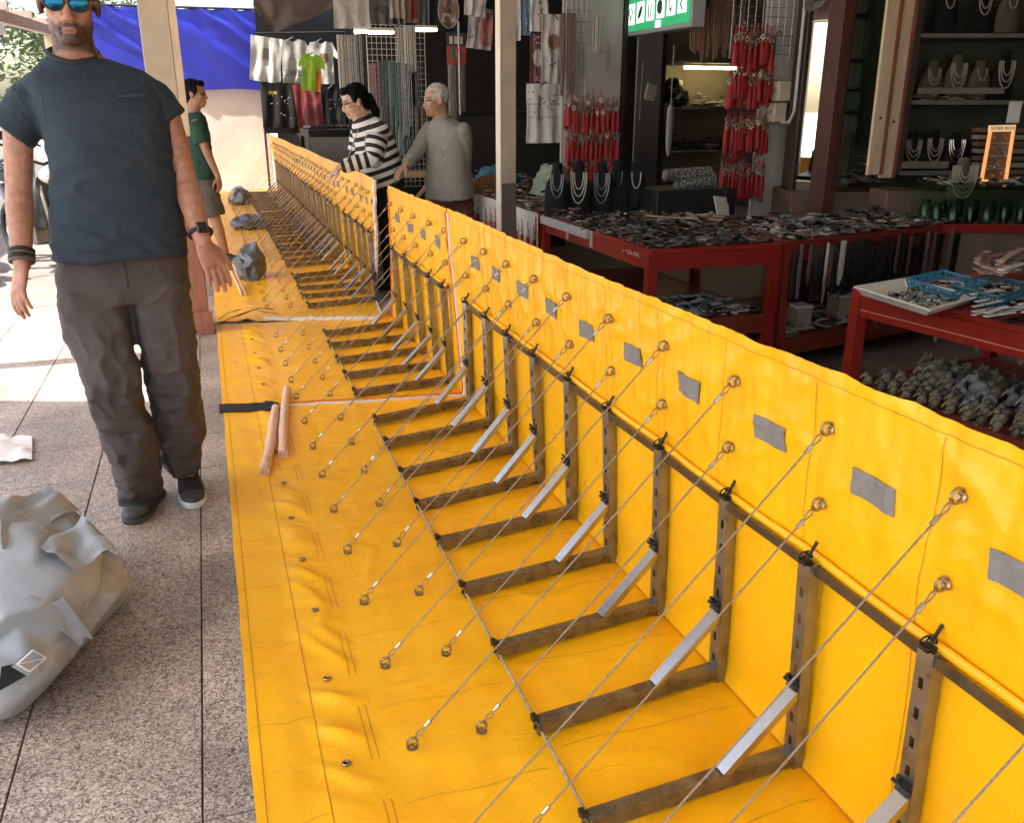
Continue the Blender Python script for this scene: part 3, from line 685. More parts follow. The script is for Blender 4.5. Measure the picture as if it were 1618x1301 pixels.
def finish(me, name, m, parent, org, colfn=None):
    me.materials.clear(); me.materials.append(m)
    if colfn:
        ca = me.color_attributes.new('Col', 'FLOAT_COLOR', 'POINT'); data = []
        for v in me.vertices: data += [*colfn(v.co), 1.0]
        ca.data.foreach_set('color', data)
    recentre(me, org); me.polygons.foreach_set('use_smooth', [True] * len(me.polygons))
    return link(name, me, parent, org)
def shoe(parent, heel, toe, mats, sz=1.0, w=.05):
    heel = V(heel); toe = V(toe); d = (toe - heel); L = d.length; d.normalize(); s = V((-d.y, d.x, 0)); z = V((0, 0, 1))
    up = MB(); rings = []
    for t, hw, h0, h1 in ((0.0, .55, .03, .075), (.06, .74, .022, .10), (.2, .82, .02, .108), (.38, .84, .02, .098), (.52, .93, .02, .078), (.68, 1.0, .02, .064), (.84, .88, .02, .05), (.95, .6, .022, .038), (1.0, .28, .026, .032)):
        rings.append((heel + d * L * t + z * (h0 + h1) / 2 * sz, s * w * hw, z * (h1 - h0) / 2 * sz))
    up.loft(rings, 20, True, 2.6); me = remesh(up, .006 * sz + .001, 4)
    so_ = finish(me, 'shoe', mats[0], parent, heel)
    sl = MB(); sl.loft([(heel + d * L * (t * 1.02 - .01) + z * .0145, s * w * hw * 1.04, z * .0135) for t, hw in ((0, .5), (.06, .76), (.2, .84), (.4, .84), (.55, .95), (.7, 1.03), (.86, .9), (.96, .62), (1.0, .28))], 20, True, 4)
    sl.build('sole', mats[1], so_, 40)
    if len(mats) > 2:
        lc = MB()
        for i, t in enumerate((.40, .47, .54, .61)):
            p = heel + d * L * t + z * (.099 - .032 * (t - .40) / .21) * sz; lc.tube([p - s * w * .42 - z * .006, p + z * .004, p + s * w * .42 - z * .006], .0035, 6)
        lc.build('laces', mats[2], so_)
        tcp = MB(); tcp.loft([(heel + d * L * t + z * (.036 - .012 * (t - .8)), s * w * hw * 1.03, z * hh) for t, hw, hh in ((.80, .90, .020), (.88, .82, .017), (.95, .62, .013), (1.005, .3, .008))], 16, True, 2.6)
        tcp.build('toe_cap', mats[3] if len(mats) > 3 else mats[1], so_, 50)
    return so_

# ---- the tall man walking towards the camera
ORGM = V((-.30, 3.26, 0))
man = thing('person', 'tall bearded man in dark blue T-shirt and mirrored sunglasses walking towards the camera', 'person', ORGM)
YM = 3.26
F_ = V((.06, -1, 0)).normalized(); S_ = V((0, 0, 1)).cross(F_) * -1   # S_: towards the right of the picture
S_ = V((1, .06, 0)).normalized(); Z_ = V((0, 0, 1))
HC = AY(107, 3, YM - .06); HC = V((HC.x, YM - .05, HC.z))
bm_ = MB()
Pm, Mm = head(bm_, HC, (.05, -1, -.12), (.03, 0, 1), 1.0, 1.08)
sh = {-1: V((-.500, YM + .02, 1.445)), 1: V((-.145, YM + .02, 1.455))}
bm_.loft([(V((-.30, YM + .03, .93)), S_ * .15, F_ * .10), (V((-.30, YM + .03, 1.2)), S_ * .14, F_ * .10), (V((-.31, YM + .02, 1.40)), S_ * .16, F_ * .10), (V((-.325, YM + .03, 1.50)), S_ * .09, F_ * .06), (V((-.335, YM + .02, 1.60)), S_ * .065, F_ * .062)], 18)
wl = AY(35, 418, YM - .12); wr = AY(321, 383, YM - .16)
el = AY(30, 300, YM - .0); er = AY(294, 290, YM - .02)
limb(bm_, [sh[-1], V((-.548, YM + .015, 1.39)), el, el.lerp(wl, .28), wl.lerp(el, .12), wl], [.048, .046, .040, .042, .030, .027])
limb(bm_, [sh[1], V((-.103, YM + .01, 1.40)), er, er.lerp(wr, .28), wr.lerp(er, .12), wr], [.048, .046, .040, .042, .030, .027])
tl = AY(22, 505, YM - .19); trr = AY(358, 462, YM - .24)
hand(bm_, wl, tl - wl, (.72, .55, .0), 1.03, .30, -1, .07)
hand(bm_, wr, trr - wr, (-.45, .85, -.3), 1.03, .20, 1, .05)
ank = {-1: V((-.345, YM + .08, .09)), 1: V((-.20, YM + .16, .10))}
limb(bm_, [V((-.38, YM + .03, .9)), V((-.375, YM - .02, .52)), ank[-1]], [.08, .06, .045]); limb(bm_, [V((-.22, YM + .03, .9)), V((-.205, YM + .0, .52)), ank[1]], [.08, .06, .045])
me = remesh(bm_, .0042, 3, .5)
Mi = Mm.transposed()
def mancol(co):
    l = Mi @ (V(co) - HC); s, f, u = l
    sk = (.40, .185, .115)
    if abs(s) < .12 and abs(u) < .16 and f > -.10:
        n = nz(co.x * 60, co.y * 60, co.z * 60) * .012 + nz(co.x * 300, co.y * 300, co.z * 300) * .006
        jaw = -.036 - .028 * sm(.02, .062, f) * 0 ; top = -.034 - .012 * (abs(s) / .05) * 0
        line = -.058 + .055 * sm(.045, .01, f) + (-.0 if f < .06 else 0)
        beard = sm(line + .014, line - .012, u + n) * sm(-.155, -.135, u - f * .35)
        mous = sm(.034, .026, abs(s)) * sm(-.047, -.053, u + n * .6) * sm(.06, .075, f)
        beard = max(beard, mous)
        if f < -.02 and u < -.03: beard = 0
        lp = sm(1.0, .6, (s / .024) ** 2 + ((u + .073) / .0115) ** 2) if f > .08 else 0
        sk = tuple(a * (1 - lp) + c * lp for a, c in zip(sk, (.36, .135, .105))); beard *= 1 - lp
        if f > .08 and abs(s) < .022 and abs(u + .0725 + 12 * s * s) < .0016: return (.10, .035, .03)
        b = beard * .93; return tuple(a * (1 - b) + c * b for a, c in zip(sk, (.055, .028, .018)))
    # hands and forearms a little redder
    t = sm(1.25, .9, co.z) * .14; return (sk[0] * (1 + t * .1), sk[1] * (1 - t * .35), sk[2] * (1 - t * .35))
disp(me, lambda co, n: (.0022 * abs(nz(co.x * 260, co.y * 260, co.z * 260)) + .003) if (lambda l: abs(l.x) < .08 and l.y > .0 and -.15 < l.z < -.05 and not (abs(l.x) < .026 and -.088 < l.z < -.06))(Mi @ (co - HC)) else 0.0)
finish(me, 'body', SKIN, man, ORGM, mancol)
hr = MB(); hr.grid(lambda u, v: Pm(.0815 * math.cos(u * 2 * math.pi) * math.sin(v * 1.45), -.014 + .101 * math.sin(u * 2 * math.pi) * math.sin(v * 1.45), .036 + .092 * math.cos(v * 1.45)), 36, 14)
hr.build('hair', mat('brown_hair', (.05, .026, .015), .55, 0, .4, 120, .5, 300), man, True)
# mirrored sunglasses
sg = sub('sunglasses', man, Pm(0, .098, .006))
for k in (-1, 1):
    def lens(u, v):
        a = u * 2 * math.pi; r = v; s_ = k * .033 + .027 * math.cos(a) * r; u_ = .004 + .023 * math.sin(a) * r * (1 if math.sin(a) > 0 else 1.05)
        return Pm(s_, .101 - .18 * (abs(s_) ** 1.6) + .004 * (1 - r * r), u_)
    MB().grid(lens, 24, 5).build('lens', mat('mirror_lens', (.012, .10, .24), .06, .9, .5, 30, col2=(.01, .10, .13)), sg, True)
    MB().tube([lens(i / 24, 1.0) for i in range(24)], .003, 6, True).build('rim', BLACK, sg)
    MB().tube([Pm(k * .062, .093, .012), Pm(k * .082, .06, .014), Pm(k * .088, .0, .006)], .003, 6).build('temple', BLACK, sg)
MB().tube([Pm(-.008, .104, .010), Pm(0, .107, .014), Pm(.008, .104, .010)], .003, 6).build('bridge', BLACK, sg)

# T-shirt
st = MB()
def ringpx(pl, pr, py, dep, Y=YM, cy=0.0): a = AY(pl, py, Y); b = AY(pr, py, Y); return ((a + b) / 2 + F_ * cy, S_ * (b - a).length / 2, F_ * dep)
st.loft([ringpx(80, 299, 404, .125, cy=.01), ringpx(80, 297, 375, .127, cy=.012), ringpx(80, 287, 330, .125, cy=.012), ringpx(78, 279, 285, .128, cy=.014), ringpx(72, 273, 240, .135, cy=.016), ringpx(62, 268, 195, .14, cy=.012), ringpx(48, 262, 160, .132, cy=.004), ringpx(36, 252, 128, .115, cy=-.01), ringpx(52, 226, 108, .09, cy=-.018), ringpx(68, 176, 92, .078, cy=-.02), ringpx(78, 152, 86, .066, cy=-.018)], 40, True, 2.35)
for k, sx, ex in ((-1, (-.480, YM + .02, 1.462), AY(21, 206, YM + .01)), (1, (-.170, YM + .02, 1.475), AY(263, 192, YM + .01))):
    sx = V(sx); dd = (ex - sx); pts = [sx + V((-k * .06, 0, -.01)), sx, sx.lerp(ex, .4), sx.lerp(ex, .8), ex + dd.normalized() * .012]
    P = []; 
    st.tube(pts, [.066, .078, .080, .075, .074], 20)
    st.ell(sx + V((k * .016, 0, -.004)), (.078, .085, .060), None, 16, 10)
me = remesh(st, .0065, 5, .5)
neckc = Pm(0, -.03, -.155)
def shirtw(co, n):
    w = 0.0
    t = co.x * 1.0
    w += .007 * nz(co.x * 6 + co.z * 4, co.y * 5, co.z * 6)
    r = nz(co.x * 7 - co.z * 4, co.y * 5, co.z * 16 + co.x * 6); w += .008 * max(0, 1 - abs(r) * 2.4) ** 1.5 * sm(1.52, 1.2, co.z)
    r = nz(co.x * 14 + 9, co.y * 9, co.z * 26); w += .0016 * max(0, 1 - abs(r) * 3)
    if co.z > 1.3 and (co.x < -.45 or co.x > -.16):
        r = nz(co.x * 20, co.y * 14, co.z * 22 + co.x * 25); w += .0025 * max(0, 1 - abs(r) * 2.5)
    return w - .004
disp(me, shirtw)
TEE = mat('dark_blue_jersey', (.011, .019, .030), .85, 0, .35, 260, .12, 500, col2=(.022, .036, .053), stretch=(.4, .4, 1.6))
finish(me, 'T_shirt', TEE, man, ORGM)
cr = MB(); cc = (AY(78, 83, YM) + AY(151, 81, YM)) / 2
cpts = []
for i in range(40):
    a = 2 * math.pi * i / 40; p = cc + S_ * .070 * math.cos(a) + F_ * (.066 * math.sin(a) - .008) + Z_ * (-.024 * math.sin(a) + .006 * abs(math.cos(a)) - .004); cpts.append(p)
cr.tube([p - Z_ * .005 for p in cpts], .0095, 8, True); cr.build('collar', mat('collar_rib', (.022, .027, .036), .85, 0, .3, 200, .2, 400), man, True)
pk = MB(); ctr = AY(205, 185, YM - .15)
pa, pb = AY(184, 152, YM - .148), AY(228, 150, YM - .146)
pk.bar(pa, pb, .003, .007); pk.build('pocket_hem', MATS['collar_rib'], man)

# trousers
tz = MB()
def rp(pl, pr, py, dep, Y): a = AY(pl, py, Y); b = AY(pr, py, Y); return ((a + b) / 2, S_ * (b - a).length / 2, F_ * dep)
tz.loft([rp(86, 297, 385, .105, YM + .02), rp(84, 300, 420, .112, YM + .02), rp(88, 302, 450, .118, YM + .02), rp(92, 302, 475, .105, YM + .015)], 36, True, 2.4)
YL = YM - .02
tz.loft([rp(88, 214, 440, .108, YM + .02), rp(88, 206, 488, .10, YM + .0), rp(100, 209, 530, .095, YM - .03), rp(116, 214, 562, .093, YM - .06), rp(130, 221, 600, .092, YM - .075), rp(144, 229, 635, .09, YM - .055), rp(160, 244, 687, .088, YM + .0), rp(178, 250, 741, .084, YM + .05), rp(185, 251, 772, .082, YM + .075), rp(188, 250, 786, .07, YM + .08)], 28, True, 2.3)
tz.loft([rp(196, 301, 440, .108, YM + .02), rp(209, 304, 488, .10, YM + .01), rp(215, 308, 524, .096, YM + .0), rp(222, 313, 562, .094, YM - .005), rp(232, 317, 600, .092, YM + .0), rp(240, 320, 640, .09, YM + .05), rp(246, 323, 687, .092, YM + .11), rp(256, 319, 715, .09, YM + .15), rp(262, 317, 740, .085, YM + .165)], 28, True, 2.3)
# cargo pocket on the left thigh
pc = AY(300, 545, YM + .0); tz.ell(pc, (.022, .07, .09), None, 14, 10)
me = remesh(tz, .0075, 5, .5)
def trw(co, n):
    leg = sm(.85, .65, co.z)
    r = nz(co.x * 10 + co.z * 2.5, co.y * 6, co.z * 3.2 - co.x * 3); w = .014 * max(0, 1 - abs(r) * 2.0) ** 1.6 * leg
    r2 = nz(co.x * 9 - co.z * 6 + 4, co.y * 8, co.z * 13); w += .004 * max(0, 1 - abs(r2) * 2.5) ** 1.5 * (.4 + sm(.95, .85, co.z) * sm(.7, .85, co.z) * 1.4 + sm(.3, .15, co.z))
    w += .006 * sm(.32, .1, co.z) * nz(co.x * 5 + co.z * 8, co.y * 5, co.z * 20)
    r3 = nz(co.x * 16, co.y * 10, co.z * 18 + co.x * 14); w += .0012 * max(0, 1 - abs(r3) * 3)
    r4 = nz(co.x * 12 + co.z * 8, co.y * 7, co.z * 6 - co.x * 9); w += .008 * max(0, 1 - abs(r4) * 2.6) ** 2 * (.35 + .65 * leg)
    r5 = nz(co.x * 8 - co.z * 11 + 7, co.y * 7, co.z * 9 + co.x * 6); w += .006 * max(0, 1 - abs(r5) * 2.8) ** 2 * (.35 + .65 * leg)
    return w - .008
disp(me, trw)
TRO = mat('brown_cotton', (.055, .043, .040), .8, 0, .18, 9, .12, 420, col2=(.076, .060, .056))
finish(me, 'trousers', TRO, man, ORGM)
fly = MB(); a = AY(192, 404, YM - .10); b = AY(203, 456, YM - .10); fly.tube([a, a.lerp(b, .5) + V((.004, -.004, 0)), b], .003, 6); fly.build('fly_seam', mat('trouser_seam', (.028, .02, .016), .8, 0, .2, 60), man)
SH = [mat('black_knit', (.014, .014, .015), .8, 0, .4, 120, .4, 300), mat('grey_sole', (.055, .052, .05), .7, 0, .2, 40), BLACK, mat('toe_grey', (.045, .042, .04), .6, 0, .25, 60)]
shoe(man, (-.315, YM + .19, .0), (-.392, YM - .085, .0), SH, 1.0, .052)
shoe(man, (-.205, YM + .27, .0), (-.172, YM - .005, .0), [SH[0], mat('white_sole', (.62, .61, .58), .6, 0, .1, 30), BLACK, SH[3]], 1.0, .05)
# wristwatch and wristbands
dw = (er - wr).normalized(); c = wr + dw * .035; a_, b_ = frame_of(dw)
wt = MB(); wt.ring(c, dw, .036, .0065, 20, 6); wt.build('watch_strap', BLACK, man, True)
nrm = (V((.25, -1, .25)) - dw * V((.25, -1, .25)).dot(dw)).normalized(); sd2 = dw.cross(nrm)
wf = MB(); wf.box(c + nrm * .037, (.034, .038, .012), Matrix((sd2, dw, nrm)).transposed(), .003); wfo = wf.build('watch', mat('watch_black', (.008, .008, .009), .12, 0, .1, 10), man)
dl = (el - wl).normalized()
for i, m in enumerate((mat('cord_band', (.10, .085, .07), .8, 0, .3, 90), BLACK, MATS['cord_band'], BLACK)): MB().ring(wl + dl * (.012 + .011 * i), dl, .035, .0052, 18, 6).build('wristband', m, man, True)

# ---- a general figure for the smaller people
def person(label, org, head_c, look, neck, shl, shr, hips, arms, legs, skin, hairm, hair='full', vox=.0085, hand_n=None, curl=.4, chest=(.19, .115), waist=(.165, .11), size=1.0):
    t = thing('person', label, 'person', org); b = MB(); hc = V(head_c)
    P, M = head(b, hc, look, (0, 0, 1), size)
    sd_ = (V(shr) - V(shl)); ax = sd_.normalized(); up = (V(neck) - V(hips)).normalized(); fw = ax.cross(up).normalized()
    if fw.dot(V(look)) < 0: fw = -fw
    cm = (V(shl) + V(shr)) / 2
    b.loft([(V(hips), ax * waist[0] * .95, fw * waist[1] * .9), (V(hips).lerp(cm, .5), ax * waist[0] * .85, fw * waist[1] * .85), (V(hips).lerp(cm, .85), ax * chest[0] * .85, fw * chest[1] * .85), (cm + up * .02, ax * chest[0] * .7, fw * .08), (V(neck), ax * .062, fw * .062)], 16)
    limb(b, [cm + up * .02, V(neck), hc - V((0, 0, .07))], [.07, .06, .055])
    for (s, e, w, tip, th, pn) in arms:
        limb(b, [s, V(s).lerp(V(e), .45), e, V(e).lerp(V(w), .3), w], [.05, .045, .038, .038, .026]); hand(b, w, V(tip) - V(w), pn, .98 * size, curl, th)
    for (h, k, a) in legs: limb(b, [h, V(h).lerp(V(k), .5), k, V(k).lerp(V(a), .35), a], [.085, .075, .053, .055, .036])
    me = remesh(b, vox, 3)
    Mi = M.transposed()
    def colf(co):
        l = Mi @ (V(co) - hc) / size
        if l.length < .17:
            if l.y > .06 and abs(abs(l.x) - .031) < .016 and abs(l.z - .004) < .007: return (.03, .02, .015)
            if l.y > .06 and abs(abs(l.x) - .033) < .02 and abs(l.z - .027) < .005: return tuple(c * .35 for c in skin)
            if False and l.z > .0 + .03 * (l.y > .05) and abs(l.x) < .076 + .2 * (l.y < .03) and l.y < .075:
                q = sm(.0, .03, l.z) * (.75 + .25 * nz(co.x * 90, co.y * 90, co.z * 90)) * (.55 if l.z > .095 else .8); return tuple(a * (1 - q) + c * q for a, c in zip(skin, (.46, .41, .36)))
            if l.y > .08 and abs(l.x) < .022 and -.084 < l.z < -.062: return (skin[0] * .8, skin[1] * .5, skin[2] * .5)
        return skin
    finish(me, 'body', SKIN, t, org, colf)
    if hair:
        h = MB()
        if hair == 'thin': h.ell(P(0, -.018, .034), (.0795 * size, .098 * size, .0905 * size), M, 30, 20)
        else:
            h.ell(P(0, -.026, .040), (.084 * size, .100 * size, .093 * size), M, 30, 20); h.ell(P(0, -.055, -.03), (.068 * size, .055 * size, .07 * size), M, 24, 14)
            for k in (-1, 1): h.ell(P(k * .066, -.005, .03), (.022 * size, .045 * size, .05 * size), M, 14, 10)
            h.ell(P(0, .055, .092), (.055 * size, .035 * size, .03 * size), M, 16, 10)
        me = remesh(h, .006, 2); disp(me, lambda co, n: .006 * nz(co.x * 45, co.y * 45, co.z * 18) + .004 * nz(co.x * 120, co.y * 120, co.z * 50))
        finish(me, 'hair', hairm, t, org)
    return t, P, ax, up, fw, cm
def cloth(parent, name, m, fill, vox, wr, org, it=4):
    b = MB(); fill(b); me = remesh(b, vox, it); disp(me, wr); return finish(me, name, m, parent, org)
def wrinkle(a=.006, s=1.0):
    def f(co, n):
        r = nz(co.x * 9 * s + co.z * 6, co.y * 9 * s, co.z * 15 * s); q = nz(co.x * 17 * s, co.y * 16 * s + 3, co.z * 24 * s)
        return a * max(0, 1 - abs(r) * 2.8) + a * .5 * max(0, 1 - abs(q) * 2.8)
    return f
DARKHAIR = mat('black_hair', (.0035, .003, .003), .7, 0, .4, 120, .4, 300, stretch=(1, 1, .3), spec=.15)

# young man in green, seen from the side on the apron
YB = 9.1; OB = V((.06, YB, 0)); bp_ = lambda px, py, dy=0.0: AY(px, py, YB + dy)
hb_ = bp_(308, 148); cmid = bp_(306, 196); hip = bp_(322, 288)
toe1 = bp_(362, 404)
shl, shr = cmid + V((-.02, .17, .0)), cmid + V((.02, -.17, .0))
a1 = (shr, bp_(326, 238, -.19), bp_(345, 280, -.16), bp_(349, 302, -.15), -1, (-.6, .5, 0)); a2 = (shl, bp_(312, 240, .22), bp_(335, 285, .2), bp_(340, 302, .2), 1, (-.6, -.5, 0))
l1 = (hip + V((.0, -.08, .02)), bp_(340, 345, -.1), bp_(356, 400, -.08)); l2 = (hip + V((-.03, .09, .02)), bp_(312, 348, .12), bp_(300, 402, .12))
boy, Pb, ax, up, fw, cm = person('young man in dark green T-shirt and grey shorts standing sideways on the apron', OB, hb_, (1, -.25, -.06), bp_(305, 178), shl, shr, hip, [a1, a2], [l1, l2], (.36, .19, .115), DARKHAIR)
GRN = mat('dark_green_jersey', (.012, .052, .036), .85, 0, .2, 60, .1, 300)
def fb(b):
    b.loft([(bp_(321, 298), ax * .16, fw * .115), (bp_(317, 270), ax * .165, fw * .125), (bp_(311, 235), ax * .175, fw * .13), (bp_(307, 205), ax * .185, fw * .125), (bp_(305, 186), ax * .17, fw * .105), (bp_(305, 178), ax * .075, fw * .07)], 24, True, 2.3)
    for s, e in ((shr, a1[1]), (shl, a2[1])): b.tube([V(s).lerp(V(e), -.1), s, V(s).lerp(V(e), .55), V(s).lerp(V(e), .66)], [.07, .075, .074, .072], 16)
cloth(boy, 'T_shirt', GRN, fb, .011, wrinkle(.007), OB)
def fs(b):
    b.loft([(bp_(320, 282), ax * .155, fw * .11), (bp_(323, 300), ax * .16, fw * .12), (bp_(326, 312), ax * .15, fw * .11)], 20)
    for l in (l1, l2): b.tube([l[0], V(l[0]).lerp(V(l[1]), .5), V(l[0]).lerp(V(l[1]), .92)], [.105, .105, .10], 18)
cloth(boy, 'shorts', mat('grey_shorts', (.085, .078, .066), .85, 0, .2, 40, .1, 200), fs, .012, wrinkle(.008), OB)
for l, dy in ((l1, -.08), (l2, .12)):
    h = V((l[2].x - .05, YB + dy, .008)); shoe(boy, h, h + V((.24, -.05, 0)), [mat('sandal_dark', (.03, .025, .022), .7, 0, .3, 60), BLACK], .75, .042)

# woman in a striped top leaning over the barrier
YW = 7.2; OW = V((1.36, YW, 0)); wp_ = lambda px, py, dy=0.0: AY(px, py, YW + dy)
hw = wp_(560, 160); cm0 = wp_(583, 205); hipw = wp_(610, 292)
shl, shr = cm0 + V((-.03, .15, .01)), cm0 + V((.05, -.15, .0))
a1 = (shr, wp_(588, 250, -.2), wp_(536, 264, -.16), wp_(514, 284, -.14), 1, (-.2, .2, -1)); a2 = (shl, wp_(562, 240, .16), wp_(596, 262, .05), wp_(606, 270, .0), -1, (0, 0, -1))
l1 = (hipw + V((0, -.08, 0)), V((1.36, YW - .08, .48)), V((1.36, YW - .06, .07))); l2 = (hipw + V((.03, .09, 0)), V((1.42, YW + .1, .48)), V((1.43, YW + .12, .07)))
wom, Pw, ax, up, fw, cm = person('woman in black and white striped top leaning over the yellow barrier', OW, hw, (-1, -.18, -.32), wp_(570, 188), shl, shr, hipw, [a1, a2], [l1, l2], (.55, .34, .25), DARKHAIR, 'full')
h = MB(); h.ell(Pw(0, -.115, -.02), (.045, .05, .05), None, 20, 12); h.tube([Pw(0, -.12, -.04), Pw(0, -.14, -.12), Pw(0, -.12, -.2)], [.04, .035, .012], 14); me = remesh(h, .007, 2); disp(me, lambda co, n: .006 * nz(co.x * 60, co.y * 60, co.z * 15)); finish(me, 'pony_tail', DARKHAIR, wom, OW)
def stripes(name):
    m = bpy.data.materials.new(name); m.use_nodes = True; N = m.node_tree.nodes; L = m.node_tree.links; b = N['Principled BSDF']; b.inputs['Roughness'].default_value = .85
    a = N.new('ShaderNodeAttribute'); a.attribute_name = 'Col'; mt = N.new('ShaderNodeMath'); mt.operation = 'FRACT'; sp = N.new('ShaderNodeSeparateColor'); L.new(a.outputs['Color'], sp.inputs['Color']); L.new(sp.outputs[0], mt.inputs[0])
    g_ = N.new('ShaderNodeMath'); g_.operation = 'GREATER_THAN'; g_.inputs[1].default_value = .5; L.new(mt.outputs[0], g_.inputs[0])
    mx = N.new('ShaderNodeMixRGB'); mx.inputs['Color1'].default_value = (.014, .014, .015, 1); mx.inputs['Color2'].default_value = (.66, .62, .58, 1); L.new(g_.outputs[0], mx.inputs['Fac']); L.new(mx.outputs['Color'], b.inputs['Base Color']); return m
tb = MB()
tb.loft([(wp_(606, 290), ax * .185, fw * .155), (wp_(603, 268), ax * .19, fw * .16), (wp_(595, 235), ax * .185, fw * .15), (wp_(586, 208), ax * .18, fw * .13), (wp_(577, 192), ax * .13, fw * .09), (wp_(571, 184), ax * .07, fw * .07)], 24, True, 2.2)
for s, e, w_ in ((shr, a1[1], a1[2]), (shl, a2[1], a2[2])): tb.tube([s, V(s).lerp(V(e), .5), e, V(e).lerp(V(w_), .5), V(e).lerp(V(w_), .92)], [.078, .075, .062, .056, .048], 16); tb.ell(e, (.062,) * 3); tb.ell(s, (.075,) * 3)
me = remesh(tb, .010, 4); disp(me, wrinkle(.006))
def stc(co):
    # stripes run round the trunk, and round each sleeve
    best = None; 
    for s, e, w_ in ((shr, a1[1], a1[2]), (shl, a2[1], a2[2])):
        for p, q, off in ((V(s), V(e), 0), (V(e), V(w_), (V(e) - V(s)).length)):
            d = q - p; t = max(0, min(1, (co - p).dot(d) / d.length_squared)); r = (co - (p + d * t)).length
            if r < .085 and (off or t > .22) and (best is None or r < best[0]): best = (r, (off + t * d.length) / .062)
    if best: return (best[1] + 10.0, 0, 0)
    return ((co - hipw).dot(up) / .066 + 10.2, 0, 0)
finish(me, 'striped_top', stripes('black_white_stripes'), wom, OW, stc)
def fw2(b):
    b.loft([(wp_(606, 280), ax * .17, fw * .135), (hipw, ax * .18, fw * .14), (hipw - V((0, 0, .1)), ax * .17, fw * .13)], 20)
    for l in (l1, l2): b.tube([l[0], l[1], l[2]], [.11, .085, .07], 16)
cloth(wom, 'trousers', mat('black_trousers', (.010, .010, .011), .85, 0, .3, 40, .1, 200), fw2, .014, wrinkle(.007), OW)
for l in (l1, l2): shoe(wom, (l[2].x + .05, l[2].y, .006), (l[2].x - .18, l[2].y - .02, .006), [BLACK, BLACK], .8, .042)
gl = MB(); 
for k in (-1, 1): gl.ring(Pw(k * .033, .1, .004), Pw(0, 1, 0) - Pw(0, 0, 0), .02, .002, 14, 5)
gl.tube([Pw(-.055, .09, .008), Pw(-.085, 0, .006)], .002, 5); gl.tube([Pw(.055, .09, .008), Pw(.085, 0, .006)], .002, 5); gl.build('glasses', BLACK, wom)
ln = MB(); ln.tube([Pw(.05, -.02, -.15), wp_(562, 215, -.2), wp_(548, 255, -.22), wp_(547, 262, -.2)], .004, 6); ln.box(wp_(547, 262, -.2), (.03, .01, .04)); ln.build('lanyard', mat('beige_cord', (.4, .3, .2), .7, 0, .2, 60), wom)

# old man in a grey shirt behind the barrier
YO = 7.0; OO = V((1.82, YO, 0)); op = lambda px, py, dy=0.0: AY(px, py, YO + dy)
ho = op(689, 158); cm0 = op(704, 205); hipo = op(712, 295)
shl, shr = cm0 + V((-.10, .12, .0)), cm0 + V((.11, -.13, .0))
a1 = (shl, op(662, 235, .03), op(640, 262, -.05), op(630, 272, -.08), 1, (0, 0, -1)); a2 = (shr, op(734, 250, -.08), op(730, 290, -.1), op(722, 306, -.12), -1, (-.5, 0, -.5))
l1 = (hipo + V((-.08, 0, 0)), V((1.76, YO - .02, .47)), V((1.76, YO, .07))); l2 = (hipo + V((.09, .0, 0)), V((1.93, YO - .02, .47)), V((1.94, YO, .07)))
old, Po, ax, up, fw, cm = person('old man with thin white hair and grey shirt behind the barrier', OO, ho, (-1, -.22, -.1), op(697, 184), shl, shr, hipo, [a1, a2], [l1, l2], (.42, .235, .15), mat('white_hair', (.50, .46, .42), .6, 0, .2, 120, .3, 300, stretch=(1, 1, .3)), 'thin')
def fo(b):
    b.loft([(op(711, 312), ax * .205, fw * .155), (op(710, 290), ax * .20, fw * .15), (op(708, 255), ax * .18, fw * .125), (op(706, 222), ax * .185, fw * .12), (op(704, 200), ax * .17, fw * .1), (op(699, 188), ax * .08, fw * .075)], 24, True, 2.3)
    for s, e, w_ in ((shl, a1[1], a1[2]), (shr, a2[1], a2[2])): b.tube([s, V(s).lerp(V(e), .5), e, V(e).lerp(V(w_), .5), V(e).lerp(V(w_), .94)], [.060, .062, .056, .052, .045], 16); b.ell(e, (.056,) * 3); b.ell(s, (.060,) * 3)
cloth(old, 'shirt', mat('grey_shirt', (.25, .24, .20), .85, 0, .12, 50, .1, 300), fo, .010, wrinkle(.005), OO)
cb = MB(); cb.ring(V(op(698, 187, 0)), (op(697, 180) - op(703, 205)), .066, .014, 20, 8); cb.build('shirt_collar', MATS['grey_shirt'], old, True)
bt_ = MB()
for py in (212, 232, 252, 272): bt_.ell(op(703, py, -.125), (.006, .004, .006), None, 8, 5)
bt_.build('shirt_buttons', WHITE, old)
def fo2(b):
    b.loft([(hipo + V((0, 0, .0)), ax * .15, fw * .10), (hipo - V((0, 0, .1)), ax * .165, fw * .115)], 20)
    for l in (l1, l2): b.tube([V(l[0]).lerp(V(l[1]), .2), V(l[0]).lerp(V(l[1]), .95)], [.09, .095], 16)
cloth(old, 'shorts', mat('maroon_shorts', (.11, .028, .03), .85, 0, .2, 60, .1, 200), fo2, .014, wrinkle(.007), OO)
for l in (l1, l2): shoe(old, (l[2].x, l[2].y + .05, .006), (l[2].x - .06, l[2].y - .18, .006), [BLACK, BLACK], .8, .042)
MB().ring(V(a2[2]) + (V(a2[1]) - V(a2[2])).normalized() * .02, V(a2[1]) - V(a2[2]), .03, .005, 16, 6).build('bracelet', WHITE, old)

# ================================================================== things on the ground
SKINPTS = {}
